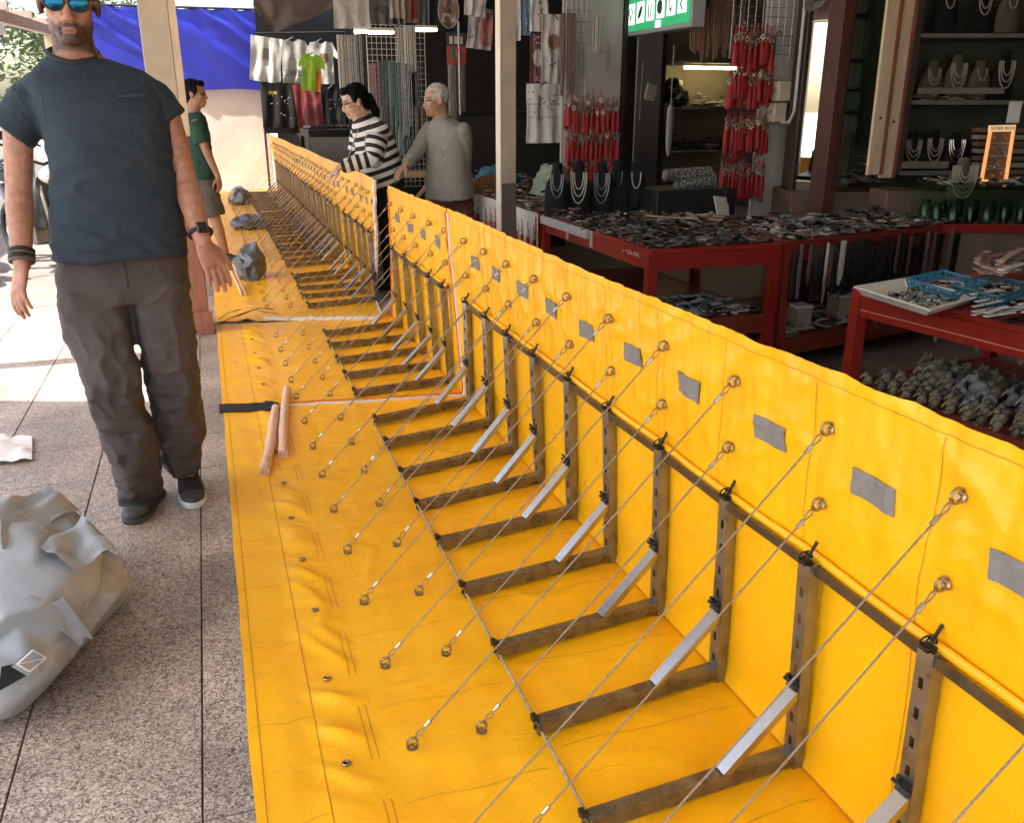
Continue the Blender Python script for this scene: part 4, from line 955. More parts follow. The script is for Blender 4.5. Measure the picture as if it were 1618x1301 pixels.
# crumpled grey tarpaulin bag in the near left corner
def bag(label, c, rad, seed, m, planes=26, crease=.05, n=70, group=None, squash=.0, name='tarpaulin_bag'):
    rnd = random.Random(seed); c = V(c); t = thing(name, label, 'bag', (c.x, c.y, 0), group)
    pl_ = []
    for i in range(planes):
        d = V((rnd.gauss(0, 1), rnd.gauss(0, 1), rnd.gauss(0, .8))).normalized(); pl_.append((d, rnd.uniform(.80, 1.0)))
    def f(u, v):
        a = u * 2 * math.pi; b = v * math.pi; d = V((math.sin(b) * math.cos(a), math.sin(b) * math.sin(a), math.cos(b)))
        acc = 1.1 ** -18
        for q, h in pl_:
            k = d.dot(q)
            if k > .15: acc += (k / h) ** 18
        r = acc ** (-1 / 18)
        w = nz(d.x * 1.8 + seed, d.y * 1.8, d.z * 1.8); w2 = nz(d.x * 2.4 + seed - d.z, d.y * 2.4 + 3, d.z * 3.1)
        r += crease * w + crease * .7 * (max(0, 1 - abs(w2) * 3.0)) ** 1.5
        p = V((d.x * rad[0], d.y * rad[1], d.z * rad[2])) * r
        z = c.z + p.z
        if z < .006: p = V((p.x * (1 + .12 * min(1, (.006 - z) / .1)), p.y * (1 + .12 * min(1, (.006 - z) / .1)), 0)); z = .006 + .002 * abs(d.z)
        return V((c.x + p.x, c.y + p.y, z))
    # crumpled skin: a coarse jittered hull, some edges folded sharp, the rest rounded off
    bm = bmesh.new(); bmesh.ops.create_icosphere(bm, subdivisions=3, radius=1.0)
    for v in bm.verts:
        d = v.co.normalized(); d = (d + V((rnd.gauss(0, 1), rnd.gauss(0, 1), rnd.gauss(0, 1))) * (.06 if n < 100 else .075)).normalized(); a = math.atan2(d.y, d.x) / (2 * math.pi); p = f(a % 1.0, math.acos(max(-1, min(1, d.z))) / math.pi)
        k = 1 + rnd.gauss(0, .05 if n < 100 else .038) + .16 * nz(d.x * 2.3 + seed, d.y * 2.3, d.z * 2.3); v.co = V((c.x + (p.x - c.x) * k, c.y + (p.y - c.y) * k, max(.006, .006 + (p.z - .006) * k)))
    cl_ = bm.edges.layers.float.new('crease_edge')
    for e in bm.edges: e[cl_] = rnd.choice((0, 0, 0, .3, .5, .85))
    me = bpy.data.meshes.new('tmpb'); bm.to_mesh(me); bm.free(); o = bpy.data.objects.new('tmpb', me); COL.objects.link(o)
    ss_ = o.modifiers.new('s', 'SUBSURF'); ss_.levels = 3; ss_.render_levels = 3; ss_.subdivision_type = 'CATMULL_CLARK'
    dg = bpy.context.evaluated_depsgraph_get(); dg.update(); out = bpy.data.meshes.new_from_object(o.evaluated_get(dg)); bpy.data.objects.remove(o)
    for v in out.vertices: v.co.z = max(.004, v.co.z)
    SKINPTS[t.name] = [v.co.copy() for v in out.vertices]
    out.materials.clear(); out.materials.append(m); recentre(out, (c.x, c.y, 0)); smooth_by_angle(out, 80); link('shell', out, t, V((c.x, c.y, 0))); return t, f
bg1, bf = bag('big crumpled grey tarpaulin bag with a black strap in the near left corner', (-.66, 2.50, .155), (.33, .42, .25), 5, GREYTARP, 15, .10, 110)
# strap with a square of box stitching, and the open dark mouth of the bag
def bagray(px, py):
    # nearest point of the bag's skin to the sight line
    d = ray(px, py).normalized(); best = None
    for p in BPTS:
        q = p - CAM; t = q.dot(d); r = (q - d * t).length + t * .04
        if best is None or r < best[0]: best = (r, p)
    return best[1]
BPTS = SKINPTS[bg1.name]
cB = V((-.66, 2.50, .15))
def patch(name, px, m, parent, lift, n=6):
    """a cloth patch that follows the bag's skin between four sight lines"""
    def g_(u, v):
        a = V((*px[0], 0)).lerp(V((*px[1], 0)), u).lerp(V((*px[3], 0)).lerp(V((*px[2], 0)), u), v); p = bagray(a.x, a.y); return p + (p - cB).normalized() * lift
    C4 = [g_(0, 0), g_(1, 0), g_(1, 1), g_(0, 1)]; G = {(i, k): C4[0].lerp(C4[1], i / n).lerp(C4[3].lerp(C4[2], i / n), k / n) for i in range(n + 1) for k in range(n + 1)}
    P = [G[0, 0], G[n, 0], G[n, n], G[0, n]]; nrm = (P[1] - P[0]).cross(P[3] - P[0]).normalized()
    if nrm.dot(CAM - P[0]) < 0: nrm = -nrm
    mb = MB(); mb.sheet(lambda u, v: G[round(u * n), round(v * n)], n, n, .005, -nrm); return mb.build(name, m, parent, 60), P, nrm
patch('strap', [(0, 1048), (32, 1040), (42, 1060), (0, 1082)], BLACK, bg1, .022)
po, Pp, nn = patch('stitched_square', [(18, 1043), (50, 1016), (72, 1032), (40, 1060)], GREYTARP, bg1, .030)
ss = MB()
for a, b in ((0, 1), (1, 2), (2, 3), (3, 0), (0, 2)):
    p, q = Pp[a].lerp(Pp[(a + 2) % 4], .12), Pp[b].lerp(Pp[(b + 2) % 4], .12); ss.bar(p + nn * .009, q + nn * .009, .004, .002)
ss.build('stitching', mat('white_thread', (.7, .68, .64), .7, 0, .1, 60), po)

def flap(px, lift, m):
    P = [bagray(*p[:2]) + (bagray(*p[:2]) - cB).normalized() * p[2] for p in px]; c_ = sum(P, V()) / len(P)
    mb = MB(); mb.sheet(lambda u, v: P[0].lerp(P[1], u).lerp(P[3].lerp(P[2], u), v) + V((0, -.4, .9)) * (.012 * math.sin(u * 7 + v * 3) + .02 * nz(u * 3, v * 3, lift)), 14, 12, .002, (0, .3, -1)); return mb.build('flap', m, bg1, 50)
flap([(2, 812, .03), (62, 796, .05), (118, 812, .02), (8, 870, .01)], 1, GREYTARP)
flap([(60, 868, .012), (118, 830, .03), (158, 876, .05), (112, 905, .01)], 2, GREYTARP)
flap([(40, 950, .012), (96, 945, .02), (132, 1002, .035), (112, 1012, .02)], 3, GREYTARP)
# three smaller grey bags lying on the far apron
b0 = AZ(396, 448); bag('dark grey bag slumped on the apron beside the wooden sticks', (.27, 8.05, .10), (.16, .22, .17), 11, GREYTARPD, 16, .09, 46, 'dark grey bags on the far apron')
bag('flattened dark grey bag on the apron behind the young man', (.46, 11.5, .06), (.26, .34, .09), 12, GREYTARPD, 16, .09, 46, 'dark grey bags on the far apron')
bag('dark grey bag farthest away, below the white plaster wall', (.45, 14.4, .09), (.17, .36, .17), 13, GREYTARPD, 16, .09, 46, 'dark grey bags on the far apron')
# two split bamboo lengths lying on the apron
def log(label, p, q, r, m, grp, name='wooden_pole', seed=0):
    p = V(p); q = V(q); mb = MB(); pts = []; rs = []
    for i in range(13):
        t = i / 12; pts.append(p.lerp(q, t) + V((.004 * math.sin(t * 5 + seed), 0, .003 * math.sin(t * 7)))); rs.append(r * (1 + .06 * math.sin(t * 19 + seed) - (.12 * sm(.75, 1, t))))
    mb.tube(pts, rs, 10); d = (p - q).normalized()
    o = mb.build(name, m, None, 50, org=V(((p.x + q.x) / 2, (p.y + q.y) / 2, 0))); tag(o, label, 'pole', grp)
    h = MB()
    s_, u_ = frame_of(d)
    for k in (-.35, .35): h.lathe(p + d * .0005 + s_ * r * k, [(r * .2, 0), (r * .2, .001)], 8, d)
    h.build('pith_hole', MATS['seam_thread'], o); return o
PK = mat('pinkish_wood', (.70, .45, .32), .6, 0, .18, 10, .3, 50, stretch=(14, 2, 14))
log('left one of the two short pinkish wooden poles on the apron, its end nearer', AZ(418, 746, .03), AZ(437, 645, .03), .0225, PK, 'short wooden poles on the apron')
log('right one of the two short pinkish wooden poles on the apron', AZ(446, 719, .03), AZ(453, 615, .03), .0215, PK, 'short wooden poles on the apron', seed=2)
log('pale stick leaning on the dark grey bag, the left one of two', AZ(383, 469, .02), AZ(362, 418, .16), .014, WOODP, 'pale sticks by the grey bag', 'wooden_stick')
log('pale stick leaning on the dark grey bag, the right one of two', AZ(389, 468, .02), AZ(368, 418, .16), .013, WOODP, 'pale sticks by the grey bag', 'wooden_stick', 3)
# loose wire lying on the apron
wv = MB(); wv.tube([AZ(x, y, .014) for x, y in ((345, 505), (362, 494), (385, 488), (405, 490), (420, 494), (438, 496))], .004, 6); wv.tube([AZ(x, y, .016) for x, y in ((345, 513), (366, 502), (388, 494), (410, 487), (432, 489))], .004, 6)
tag(wv.build('loose_wire', BLACK, None, org=V((.2, 6.5, 0))), 'thin black wire lying loose on the apron by the open joint', 'wire')
# white cloth at the left edge
cw = MB(); cw.sheet(lambda u, v: (AZ(-40 + 92 * u, 705 + 38 * v - 10 * u) + V((0, 0, .02 + .035 * abs(nz(u * 3, v * 3, 4)) + .05 * (1 - u) * math.sin(v * 3.1)))), 20, 12, .003, (0, 0, -1))
tag(cw.build('white_cloth', mat('white_cloth_m', (.74, .72, .71), .7, 0, .08, 20, .2, 60), None, 40, org=V((-.9, 3.9, 0))), 'crumpled white cloth on the tiles at the left edge', 'cloth')

# motorbikes parked in the bright street
def motorbike(label, loc, rz, col):
    t = thing('motorbike', label, 'motorbike', loc, 'motorbikes parked in the sunlit street'); L = V(loc)
    def wpart(mb, n, m, par=None, s=False): return mb.build(n, m, par or t, s)
    for x in (-.62, .62):
        w = MB(); w.ring(L + V((x, 0, .28)), (0, 1, 0), .235, .045, 28, 8); wo = wpart(w, 'wheel', BLACK, None, True)
        r = MB(); r.ring(L + V((x, 0, .28)), (0, 1, 0), .19, .012, 24, 6); r.lathe(L + V((x, -.06, .28)), [(.04, 0), (.04, .12)], 12, V((0, 1, 0)))
        for k in range(10): a = k * math.pi / 5; r.tube([L + V((x, 0, .28)), L + V((x + .19 * math.cos(a), 0, .28 + .19 * math.sin(a)))], .005, 5)
        wpart(r, 'rim', STEEL_B, wo)
    b = MB(); b.loft([(L + V((x, 0, z)), V((0, wd, 0)), V((0, 0, h))) for x, z, wd, h in ((-.72, .70, .05, .03), (-.55, .66, .12, .08), (-.3, .6, .14, .12), (-.1, .48, .12, .12), (.1, .44, .10, .10), (.3, .55, .12, .17), (.42, .68, .15, .2), (.5, .78, .12, .12))], 16); wpart(b, 'body', col, None, 50)
    s = MB(); s.loft([(L + V((x, 0, z)), V((0, wd, 0)), V((0, 0, h))) for x, z, wd, h in ((-.7, .80, .08, .03), (-.45, .80, .13, .045), (-.15, .76, .12, .045), (.08, .70, .08, .03))], 14); wpart(s, 'seat', BLACK, None, True)
    f = MB()
    for sy in (-1, 1): f.tube([L + V((.62, sy * .075, .28)), L + V((.46, sy * .075, .86))], .018, 8)
    wpart(f, 'fork', STEEL_B)
    h = MB(); h.tube([L + V((.30, -.34, .98)), L + V((.40, -.2, 1.02)), L + V((.44, 0, .95)), L + V((.40, .2, 1.02)), L + V((.30, .34, .98))], .014, 8); wpart(h, 'handlebar', BLACK)
    for sy in (-1, 1):
        m_ = MB(); m_.tube([L + V((.40, sy * .2, 1.02)), L + V((.40, sy * .27, 1.18))], .006, 6); m_.ell(L + V((.40, sy * .29, 1.2)), (.015, .055, .038)); wpart(m_, 'mirror', BLACK)
    hl = MB(); hl.ell(L + V((.52, 0, .86)), (.05, .09, .07)); wpart(hl, 'headlight', mat('lamp_glass', (.8, .8, .8), .08, .3, .05, 10), None, True)
    mg = MB(); mg.loft([(L + V((x, 0, z)), V((0, .055, 0)), V((0, 0, .01))) for x, z in ((.85, .42), (.78, .54), (.62, .58), (.45, .52), (.38, .4))], 10); wpart(mg, 'mudguard', col)
    en = MB(); en.b2(L + V((-.12, -.1, .22)), L + V((.16, .1, .42)), .03); en.tube([L + V((.1, .09, .25)), L + V((-.2, .12, .2)), L + V((-.75, .13, .3))], [.02, .025, .045], 10); wpart(en, 'engine', STEEL)
    t.rotation_euler.z = rz; return t
motorbike('dark motorbike just behind the tall man on the left', (-1.55, 9.3, 0), R(-62), mat('bike_dark', (.05, .05, .055), .25, .2, .1, 10))
motorbike('red motorbike at the far left edge', (-2.35, 9.0, 0), R(-70), mat('bike_red', (.38, .03, .02), .25, 0, .1, 10))
motorbike('white motorbike farther up the street by the low wall', (-2.3, 12.2, 0), R(-50), mat('bike_white', (.6, .6, .6), .25, 0, .05, 10))

# ================================================================== the stalls and shops on the right
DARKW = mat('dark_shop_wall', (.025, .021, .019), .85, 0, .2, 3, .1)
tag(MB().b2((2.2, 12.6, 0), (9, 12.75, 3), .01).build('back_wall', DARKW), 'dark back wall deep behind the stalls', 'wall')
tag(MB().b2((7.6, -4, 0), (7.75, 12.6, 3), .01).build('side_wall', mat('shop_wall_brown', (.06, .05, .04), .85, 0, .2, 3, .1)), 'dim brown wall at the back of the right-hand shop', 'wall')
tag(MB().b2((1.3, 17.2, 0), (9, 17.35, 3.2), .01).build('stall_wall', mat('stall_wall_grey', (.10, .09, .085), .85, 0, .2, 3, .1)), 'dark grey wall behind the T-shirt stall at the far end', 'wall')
tag(MB().b2((2.75, -.3, 0), (7.6, -.15, 3), .01).build('added_shade_wall', MATS['shop_wall_brown']), 'unseen brown wall added to dim the right-hand shop, beyond the right edge', 'wall')  # added unseen wall that keeps light out of the right-hand shop
JM = [mat('bead_black', (.006, .0055, .006), .25, 0, .4, 40), mat('bead_brown', (.10, .045, .025), .35, 0, .4, 40), mat('bead_grey', (.16, .155, .15), .3, .2, .3, 40), mat('bead_rose', (.28, .15, .13), .4, 0, .2, 40), mat('bead_green', (.05, .11, .085), .35, 0, .3, 40), mat('bead_pale', (.40, .36, .31), .35, 0, .15, 40)]
def jewels(label, name, inside, z, n, seed, par=None, rr=(.014, .034), wts=(7, 4, 3, 1, 2, 2), hgt=.05):
    rnd = random.Random(seed); mb = MB()
    for i in range(n):
        x, y = inside(rnd); mb.cur = rnd.choices(range(6), wts)[0]; q = max(0, nz(x * 6, y * 6, seed)); zz = z + .006 + rnd.random() ** 2 * hgt * (.35 + 1.6 * q)
        ax_ = V((rnd.gauss(0, .16), rnd.gauss(0, .16), 1)); r = rnd.uniform(*rr); k = rnd.random()
        if k < .72:
            q_ = rnd.uniform(.0028, .0052); s__ = rnd.uniform(.75, 1.0); mb.ring((x, y, zz), ax_, r, q_, 10, 4, s__)
            if k < .3: mb.ring((x + .002, y + .002, zz + .003), ax_, r - q_ * 2.1, q_ * .9, 9, 4, s__)
        elif k < .9:
            a = rnd.random() * 6.3; L_ = rnd.uniform(.04, .10); mb.tube([V((x + math.cos(a + j * .5) * L_ * j / 4, y + math.sin(a + j * .5) * L_ * j / 4, zz + .004 * (j % 2))) for j in range(5)], .004, 4)
        else: mb.ell((x, y, zz), (r * .6, r * .5, r * .35), None, 7, 5)
    o = mb.build(name, JM, par, 60); tag(o, None if par else label, None if par else 'jewellery', None, 'stuff'); return o

def table(name, label, P, z, front=.085, shelf=None, leg=.05, mats=(REDF, REDD), apron_sides=(0, 1, 2, 3), dep=.03):
    """P: four corners of the top, counter-clockwise"""
    P = [V((*p, 0)) for p in P]; c = sum(P, V()) / 4; t = thing(name, label, 'table', c)
    top = MB(); top.prism([p + V((0, 0, z - .02)) for p in P], (0, 0, .02)); top.build('top', mats[0], t)
    for i in apron_sides:
        a, b = P[i], P[(i + 1) % 4]; ins = (c - (a + b) / 2).normalized() * dep * .5
        d_ = (b - a).normalized() * .002
        MB().bar(a + ins + d_ + V((0, 0, z - .022 - front / 2)), b + ins - d_ + V((0, 0, z - .022 - front / 2)), dep, front).build('apron', mats[0], t)
    for p in P:
        q = p + (c - p).normalized() * leg * .72; MB().b2((q.x - leg / 2, q.y - leg / 2, 0), (q.x + leg / 2, q.y + leg / 2, z - .024)).build('leg', mats[0], t)
    if shelf:
        Q = [p + (c - p).normalized() * .035 for p in P]
        s = MB(); s.prism([p + V((0, 0, shelf - .012)) for p in Q], (0, 0, .012)); so = s.build('shelf', mats[1], t)
        for i in apron_sides:
            a, b = Q[i], Q[(i + 1) % 4]; MB().bar(a + V((0, 0, shelf - .045)), b + V((0, 0, shelf - .045)), .022, .10).build('shelf_rail', mats[1], so)
    return t
def inpoly(P, m=.03):
    P = [V((*p, 0)) for p in P]
    def f(r):
        u, v = m + (1 - 2 * m) * r.random(), m + (1 - 2 * m) * r.random(); p = P[0].lerp(P[1], u).lerp(P[3].lerp(P[2], u), v); return p.x, p.y
    return f
TA = [(2.10, 4.03), (2.86, 4.02), (2.88, 5.62), (2.10, 5.62)]
ta = table('display_table', 'red table heaped with dark bead jewellery, nearest corner behind the barrier', TA, .75, shelf=.36)
jewels('heap of dark bead jewellery spread over the red corner table', 'jewellery_heap', inpoly(TA), .75, 2400, 3, wts=(9, 5, 3, 1, 2, 1), rr=(.010, .026))
jewels('silver and stone trinkets on the lower shelf of the red corner table', 'trinket_heap', inpoly([(2.14, 4.07), (2.8, 4.06), (2.8, 4.5), (2.14, 4.5)]), .365, 260, 4, wts=(1, 1, 5, 0, 2, 5))
# white handwritten marks on the apron
mk = MB(); 
for i, (dx_, dz_, l, a) in enumerate(((0, 0, .02, 0), (.035, .004, .014, .9), (.05, -.003, .016, -.8), (.066, .004, .014, 1.2), (.08, -.004, .018, .5), (.098, .003, .014, -1.0), (.112, -.002, .016, .8), (.128, .003, .018, -.5), (.142, -.003, .014, 1.3), (.06, .012, .012, .2), (.105, .012, .014, -.2), (.13, .013, .012, .4))):
    c = V((2.0985, 4.36 - dx_ * 1.35, .70 + dz_)); dd = V((0, math.cos(a), math.sin(a))) * l * .6; mk.bar(c - dd, c + dd, .004, .001, V((1, 0, 0)))
mk.build('white_writing', WHITE, ta)
for y in (5.15, 4.78): MB().b2((2.088, y - .012, .655), (2.0985, y + .012, .752)).build('tape', mat('clear_tape', (.5, .36, .28), .3, 0, .1, 20), ta)
MB().b2((2.078, 4.82, .7), (2.0985, 5.6, .752)).build('price_rail', mat('rail_plastic', (.46, .42, .40), .35, 0, .15, 30), ta)
TA2 = [(2.91, 4.05), (4.62, 4.42), (4.45, 5.25), (2.91, 5.05)]
ta2 = table('display_table', 'long dark red table hung with bead strings along its front edge', TA2, .75, shelf=.2, mats=(mat('dark_red_paint', (.20, .02, .014), .4, 0, .2, 10), REDD))
jewels('heap of grey and rose bead strings on the long dark red table', 'jewellery_heap', inpoly([(2.93, 4.08), (4.6, 4.43), (4.4, 5.0), (2.93, 4.8)]), .75, 1700, 5, wts=(6, 3, 4, 2, 1, 2), rr=(.014, .034))
jewels('pale wares on the bottom shelf of the long dark red table', 'trinket_heap', inpoly([(2.95, 4.1), (4.5, 4.45), (4.45, 4.8), (2.95, 4.5)]), .205, 220, 6, wts=(1, 1, 4, 1, 2, 6), rr=(.02, .05))
# boxes and jars on the bottom shelf
for i, (x, y, s_, lab) in enumerate(((3.25, 4.32, .1, 'pale carton on the bottom shelf of the long table, nearest the corner table'), (3.62, 4.42, .12, 'pale carton on the bottom shelf of the long table, in the middle'))):
    b = thing('carton', lab, 'box', (x, y, .205)); MB().b2((x - s_ / 2, y - s_ / 2, .206), (x + s_ / 2, y + s_ / 2, .206 + s_ * 1.1), .004).build('box', mat('carton', (.36, .30, .22), .8, 0, .15, 20), b); MB().b2((x - s_ / 2 - .004, y - s_ / 2 - .004, .206 + s_ * 1.1), (x + s_ / 2 + .004, y + s_ / 2 + .004, .224 + s_ * 1.1), .003).build('lid', WHITE, b)
# strings hanging from its front edge
def strand_mesh(name, L, m, w, n, rb, seed):
    r = random.Random(seed); mb = MB()
    for k in range(n):
        o = V((r.uniform(-w, w), r.uniform(-.006, .006), 0)); l = L * r.uniform(.8, 1.05); wd = r.uniform(.008, .018); N_ = 14; pts = []
        for i in range(N_ + 1):
            t = i / N_ * math.pi; pts.append(o + V((-wd * math.cos(t) * (.55 + .45 * math.sin(t)), 0, -l * (math.sin(t) ** .6 if t not in (0, math.pi) else 0))))
        mb.tube(pts, rb * r.uniform(.7, 1.2), 5)
    return mb.mesh(name, m, V((0, 0, 0)), True)
SM = [strand_mesh('bead_string', .30, JM[0], .02, 3, .0035, 1), strand_mesh('bead_string', .25, JM[1], .018, 2, .004, 2), strand_mesh('bead_string', .33, JM[2], .012, 1, .0035, 3), strand_mesh('bead_string', .31, JM[0], .025, 3, .003, 4)]
f0, f1 = V((2.93, 4.035, .735)), V((4.60, 4.39, .735)); ang = math.atan2(f1.y - f0.y, f1.x - f0.x)
for i in range(30):
    o = inst('bead_string', SM[random.choice((0, 0, 1, 2, 3))] if i not in (6,) else SM[0], None, f0.lerp(f1, (i + .5) / 30) + V((0, -.012, random.uniform(-.03, .0))), ang)
    tag(o, 'string of dark beads hanging from the front edge of the long dark red table', 'necklace', 'bead strings hung along the long table')
o = inst('bead_string', strand_mesh('bead_string', .25, JM[5], .02, 6, .005, 9), None, f0.lerp(f1, .235) + V((0, -.03, -.0)), ang); tag(o, 'pale coil of beads hanging below the long dark red table', 'necklace')
o = inst('bead_string', strand_mesh('silver_chain', .36, STEEL_B, .008, 2, .006, 10), None, f0.lerp(f1, .155) + V((0, -.03, 0)), ang); tag(o, 'bright silver chain hanging below the long dark red table', 'necklace')

# near right table with trays on top and figurines below
TB = [(2.42, 2.90), (2.66, 1.10), (3.55, 1.22), (3.31, 3.02)]
tb_ = table('display_table', 'bright red table at the right edge with trays on top and figurines below', TB, .75, shelf=.36)
dB = (V((2.66, 1.10, 0)) - V((2.42, 2.9, 0))).normalized(); nB = V((-dB.y, dB.x, 0)); nB = nB if nB.x > 0 else -nB
def onB(a, b, z): return V((2.42, 2.9, z)) + dB * a + nB * b
mB = Matrix((dB, nB, V((0, 0, 1)))).transposed()
l_ = MB(); l_.bar(onB(.05, -.002, .672), onB(1.7, -.002, .672), .003, .004); l_.build('scratch_line', mat('scratch', (.55, .16, .10), .5, 0, .2, 30), tb_)
# cream tray with stones
def tray(name, label, corners, z, rim, m, lattice=False):
    P = [V(c) for c in corners]; c = sum(P, V()) / 4; t = thing(name, label, 'tray' if not lattice else 'basket', (c.x, c.y, z))
    Pz = [V((p.x, p.y, z)) for p in P]; I = [p.lerp(V((c.x, c.y, z)), .14) for p in Pz]
    MB().prism([p + V((0, 0, .002)) for p in I], (0, 0, .004)).build('bottom', m, t)
    for i in range(4):
        a, b, a2, b2 = I[i], I[(i + 1) % 4], Pz[i] + V((0, 0, rim)), Pz[(i + 1) % 4] + V((0, 0, rim))
        if not lattice: MB().sheet(lambda u, v: a.lerp(b, u).lerp(a2.lerp(b2, u), v), 4, 2, .004, (c - (a + b) / 2).normalized()).build('side', m, t)
        else:
            s = MB(); n = 12
            for k in range(n + 1): s.bar(a.lerp(b, k / n), a2.lerp(b2, k / n), .006, .004)
            for q in (.0, .5, 1.0): s.bar(a.lerp(a2, q), b.lerp(b2, q), .006, .007)
            s.build('lattice_side', m, t)
        MB().tube([a2, b2], .005, 6).build('rim', m, t)
    return t, I
CREAMP = mat('cream_plastic', (.62, .55, .45), .4, 0, .08, 10)
tr1, I1 = tray('cream_tray', 'cream plastic tray of small stones on the bright red table', [AZ(1350, 457, .775), AZ(1468, 494, .775), AZ(1545, 472, .775), AZ(1428, 444, .775)], .755, .028, CREAMP)
rnd = random.Random(4); st_ = MB()
for i in range(150):
    u, v = rnd.uniform(.25, .9), rnd.uniform(.1, .9); p = I1[0].lerp(I1[1], u).lerp(I1[3].lerp(I1[2], u), v); st_.cur = rnd.choice((0, 1, 2, 2, 4, 4, 5)); s_ = rnd.uniform(.006, .012); st_.ell(p + V((0, 0, .008 + rnd.random() * .014)), (s_, s_ * .8, s_ * .7), Matrix.Rotation(rnd.random() * 3, 3, 'Z'), 6, 4)
tag(st_.build('loose_stones', JM, None, org=V(ORG[tr1.name])), 'small dark and green stones heaped in the cream tray', 'stones', None, 'stuff')
BLUEP = mat('blue_plastic', (.03, .17, .27), .35, 0, .12, 10)
tr2, I2 = tray('blue_basket', 'blue lattice plastic basket behind the cream tray', [AZ(1432, 440, .80), AZ(1505, 463, .80), AZ(1562, 447, .80), AZ(1490, 428, .80)], .756, .045, BLUEP, True)
tr3, I3 = tray('blue_basket', 'second blue lattice basket, half hidden by the packets on the bright red table', [AZ(1505, 448, .81), AZ(1580, 468, .81), AZ(1640, 450, .81), AZ(1565, 432, .81)], .756, .05, mat('teal_plastic', (.02, .12, .16), .35, 0, .12, 10), True)
for (I, lab) in ((I2, 'wares inside the first blue basket'), (I3, 'wares inside the second blue basket')):
    ins = lambda r, I=I: tuple(I[0].lerp(I[1], r.uniform(.1, .9)).lerp(I[3].lerp(I[2], r.uniform(.1, .9)), r.uniform(.1, .9)))[:2]
    jewels(lab, 'basket_wares', ins, .762, 90, 21, wts=(2, 2, 3, 5, 1, 2), rr=(.012, .025), hgt=.03)
# long flat packets fanned out behind
rnd = random.Random(9)
for i in range(22):
    p = AZ(1560 + rnd.uniform(-10, 55), 424 + rnd.uniform(-8, 16), .82); a = rnd.uniform(-.4, .6) + .5
    o = MB(); o.bar(p - V((math.cos(a), math.sin(a), 0)) * .09 + V((0, 0, i * .0022)), p + V((math.cos(a), math.sin(a), rnd.uniform(-.1, .2))) * .09 + V((0, 0, i * .0022)), .028, .005, None, .002)
    tag(o.build('wrapped_packet', [mat('packet_rose', (.40, .20, .17), .35, 0, .2, 30), mat('packet_tan', (.46, .33, .24), .35, 0, .2, 30), mat('packet_white', (.6, .56, .52), .3, 0, .15, 30), mat('packet_dark', (.10, .06, .05), .35, 0, .2, 30)][i % 4], None, org=p), 'flat wrapped packet in the heap behind the blue baskets', 'packet', 'wrapped packets behind the baskets')
for i in range(34):
    p = AZ(1552 + rnd.uniform(0, 110), 486 + rnd.uniform(-14, 24), .758 + .0); a = math.atan2(nB.y, nB.x) + rnd.uniform(-.18, .18); d_ = V((math.cos(a), math.sin(a), 0)); z_ = .758 + .004 + .0042 * (i % 9)
    p.z = z_; o = MB(); o.bar(p - d_ * .07, p + d_ * .07 + V((0, 0, rnd.uniform(-.004, .012))), .017, .004, None, .0015)
    tag(o.build('silver_packet', [mat('packet_silver', (.5, .5, .48), .3, .3, .2, 60), JM[0], MATS['packet_white']][i % 3], None, org=p), 'slim silver and black packet in the fan on the bright red table', 'packet', 'slim packets on the bright red table')
jewels('black bracelets lying beside the second blue basket', 'bracelet_heap', lambda r: tuple(AZ(1540 + 110 * r.random(), 462 + 10 * r.random(), .757))[:2], .757, 70, 22, wts=(6, 1, 4, 0, 0, 1), rr=(.018, .03), hgt=.03)
# figurines in rows on the lower shelf: little seated animals
fg = MB(); fg.ell((0, 0, .026), (.020, .026, .028), None, 10, 7); fg.ell((0, -.018, .056), (.014, .016, .014), None, 10, 6)
for k in (-1, 1): fg.ell((k * .012, -.012, .066), (.006, .004, .010), None, 7, 5); fg.ell((k * .012, -.022, .008), (.007, .012, .009), None, 7, 5)
fg.tube([(0, -.03, .054), (0, -.04, .046), (0, -.043, .034)], [.006, .005, .004], 6)
FM = [mat('stone_olive', (.20, .16, .09), .5, 0, .3, 60, .2, 90), mat('stone_grey', (.25, .24, .21), .5, 0, .3, 60, .2, 90), mat('stone_dark', (.09, .08, .06), .5, 0, .3, 60, .2, 90)]
FG = [fg.mesh('animal_figurine', m, V((0, 0, 0)), True) for m in FM]
rnd = random.Random(12); nfig = 0
for r_ in range(8):
    for k in range(20):
        a = .10 + k * .066 + rnd.uniform(-.012, .012) + .03 * (r_ % 2); b = .045 + r_ * .06 + rnd.uniform(-.01, .01)
        if r_ > 2 and rnd.random() < .25: continue
        sc = rnd.uniform(.6, .85) + .07 * r_ + (.5 if (r_ == 4 and k in (2, 5, 7)) else 0); p = onB(a, b, .361)
        o = inst('animal_figurine', FG[rnd.choice((0, 0, 1, 2))], None, p, rnd.uniform(-.4, .4) + math.atan2(-nB.x, nB.y) * 0 + 1.2 + math.pi, (sc, sc, sc))
        rowlab = ('in the front row under the bright red table', 'in the second row under the bright red table', 'in the back rows under the bright red table')[min(r_, 2)]
        tag(o, 'small carved stone animal ' + rowlab, 'figurine', ('front row figurines', 'second row figurines', 'back row figurines')[min(r_, 2)])
# key rings hanging under the top of the near table
for i in range(9):
    p = onB(.25 + .06 * i, .22 + .05 * (i % 3), .64); q = MB(); q.ring(p, (1, .4, 0), .012, .002, 10, 4); q.tube([p - V((0, 0, .012)), p - V((0, 0, .05))], .002, 4); q.cur = 1; q.ell(p - V((0, 0, .065)), (.012, .008, .017), None, 8, 5)
    tag(q.build('key_ring', [STEEL_B, FM[1]], None, org=p), 'key ring charm dangling under the top of the bright red table', 'key ring', 'key rings under the bright red table')

